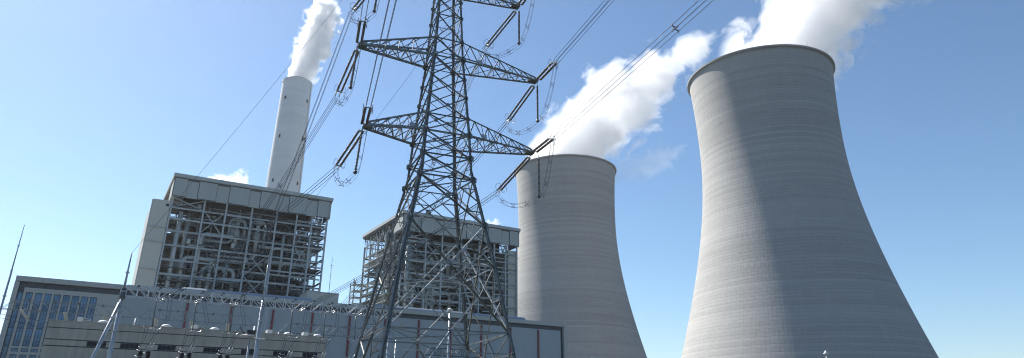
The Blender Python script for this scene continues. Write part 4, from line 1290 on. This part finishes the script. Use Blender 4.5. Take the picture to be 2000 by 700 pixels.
def plume(label, base, tip, p, group='steam plumes', name='steam_plume'):
    base, tip = Vector(base), Vector(tip)
    p = dict(p); p['len'] = (tip - base).length
    ax = (tip - base).normalized()
    q = ax.to_track_quat('Z', 'Y')
    side = p.pop('side', None)
    if side is not None:                       # turn local X so that curve bends the right way
        zx = Vector(side); zx = (zx - ax * zx.dot(ax)).normalized()
        q = Matrix((zx, ax.cross(zx), ax)).transposed().to_quaternion()
    # hull from the field
    ng = bpy.data.node_groups.new('plume_hull', 'GeometryNodeTree')
    ng.interface.new_socket('Geometry', in_out='OUTPUT', socket_type='NodeSocketGeometry')
    po = ng.nodes.new('GeometryNodeInputPosition')
    v, _, _ = plume_field(ng, po.outputs[0], p)
    vc = ng.nodes.new('GeometryNodeVolumeCube')
    R_ = max(p['r']) * 1.7 + abs(p.get('curve', 0)); Ln = p['len']
    cxr = p.get('curve', 0) + p.get('bulge', 0)
    vc.inputs['Min'].default_value = (-max(p['r']) * 1.7 + min(0, cxr), -max(p['r']) * 1.7, -.25 * Ln)
    vc.inputs['Max'].default_value = (max(p['r']) * 1.7 + max(0, cxr), max(p['r']) * 1.7, 1.3 * Ln)
    vc.inputs['Resolution X'].default_value = p.get('res', 64)
    vc.inputs['Resolution Y'].default_value = p.get('res', 64)
    vc.inputs['Resolution Z'].default_value = int(p.get('res', 64) * 1.6)
    ng.links.new(v, vc.inputs['Density'])
    vm = ng.nodes.new('GeometryNodeVolumeToMesh')
    vm.resolution_mode = 'GRID'
    vm.inputs['Threshold'].default_value = 0.01
    ng.links.new(vc.outputs[0], vm.inputs[0])
    go = ng.nodes.new('NodeGroupOutput')
    ng.links.new(vm.outputs[0], go.inputs[0])
    tmp = bpy.data.objects.new('tmp', bpy.data.meshes.new('tmp'))
    COL.objects.link(tmp)
    md = tmp.modifiers.new('hull', 'NODES'); md.node_group = ng
    dg = bpy.context.evaluated_depsgraph_get()
    me = bpy.data.meshes.new_from_object(tmp.evaluated_get(dg))
    bpy.data.objects.remove(tmp)
    me.name = name
    o = bpy.data.objects.new(name, me)
    COL.objects.link(o)
    o.location = base; o.rotation_euler = q.to_euler()
    mt = bpy.data.materials.new('steam'); mt.use_nodes = True
    t = mt.node_tree
    t.nodes.remove(t.nodes['Principled BSDF'])
    tc = t.nodes.new('ShaderNodeTexCoord')
    v, m, sc = plume_field(t, tc.outputs['Object'], p)
    dens = m('MULTIPLY', m('MINIMUM', m('MULTIPLY', m('MAXIMUM', v, 0.0), p.get('sharp', 3.0)), 1.0), p['rho'])
    if p.get('thin'):
        dens = m('MULTIPLY', dens, m('MAXIMUM', m('SUBTRACT', 1.0, m('MULTIPLY', sc, p['thin'])), .05))
    pv = t.nodes.new('ShaderNodeVolumePrincipled')
    pv.inputs['Color'].default_value = (.938, .942, .95, 1)
    pv.inputs['Anisotropy'].default_value = p.get('g', 0.2)
    pv.inputs['Density Attribute'].default_value = ''
    t.links.new(dens, pv.inputs['Density'])
    t.links.new(pv.outputs[0], t.nodes['Material Output'].inputs['Volume'])
    o.data.materials.clear(); o.data.materials.append(mt)
    tag(o, label, 'steam plume', group)
    return o
plume('broad white steam plume blown right from the nearer cooling tower', (115.35, 284.07, 146), (196, 284, 246),
      dict(r=(23.5, 24, 28), big=.05, amp=2.1, amp_end=1.6, seed=(11, 5, 3), rho=.13, curve=4, side=(0, 0, 1), start=-.02, fade0=.85, fade=3, res=84, wob=.3))
plume('white steam plume drifting right behind the nearer tower from the farther cooling tower', (29.5, 412.56, 146), (166, 412, 266),
      dict(r=(29.5, 20, 9), big=.055, amp=2.2, amp_end=3.4, seed=(41, 7, 23), rho=.15, curve=-4, bulge=13, side=(0, 0, 1), start=-.02, fade0=.5, fade=1.6, res=96, wob=.6, thin=.8, sharp=2.4))
plume('narrow white steam plume rising from the chimney', (-140.9, 400, 206), (-123, 400, 274),
      dict(r=(8.0, 10.5, 8), big=.15, amp=1.8, amp_end=1.6, seed=(2, 9, 14), rho=.4, curve=-3, side=(1, 0, 0), start=-.02, fade0=.85, fade=6, res=72, wob=.5))
plume('low white puff of steam peeping over the first boiler house roof', (-168, 330, 105), (-120, 330, 117),
      dict(r=(5, 7, 4), big=.16, amp=2.2, amp_end=1.5, seed=(8, 3, 19), rho=.22, curve=2, side=(0, 0, 1), start=0, fade0=.6, fade=5, res=56, wob=.5))
plume('two tiny white steam puffs over the second boiler house roof', (-16, 330, 88), (-1, 330, 96),
      dict(r=(2.5, 3.4, 2), big=.3, amp=2.6, amp_end=1.8, seed=(28, 33, 9), rho=.2, curve=0, start=0, fade0=.6, fade=5, res=40, wob=.5))
plume('thin torn wisp of steam to the right of the farther tower plume', (66, 412, 148), (122, 412, 170),
      dict(r=(6, 9, 5), big=.1, amp=3.0, amp_end=1.5, seed=(71, 13, 5), rho=.018, curve=2, side=(0, 0, 1), start=0, fade0=.6, fade=4, res=56, wob=.6, sharp=2.5))
plume('faint wisp of steam at the top edge right of the nearer tower plume', (180, 284, 193), (222, 284, 204),
      dict(r=(4, 6, 3), big=.14, amp=3.0, amp_end=1.5, seed=(17, 43, 5), rho=.03, curve=1, side=(0, 0, 1), start=0, fade0=.6, fade=4, res=48, wob=.6, sharp=2.5))

# ------------------------------------------------------------------ air: thin even haze, added to pale the left sky and lift the shade
hz = MB().box(-6100, 6100, -6100, 6100, -2, 300).build('haze', 'steelpaint')
tag(hz, kind='stuff')
hm = bpy.data.materials.new('air'); hm.use_nodes = True
t = hm.node_tree; t.nodes.remove(t.nodes['Principled BSDF'])
pv = t.nodes.new('ShaderNodeVolumePrincipled')
pv.inputs['Color'].default_value = (.93, .96, 1, 1)
pv.inputs['Density'].default_value = 0.00005
pv.inputs['Anisotropy'].default_value = 0.5
t.links.new(pv.outputs[0], t.nodes['Material Output'].inputs['Volume'])
hz.data.materials.clear(); hz.data.materials.append(hm)
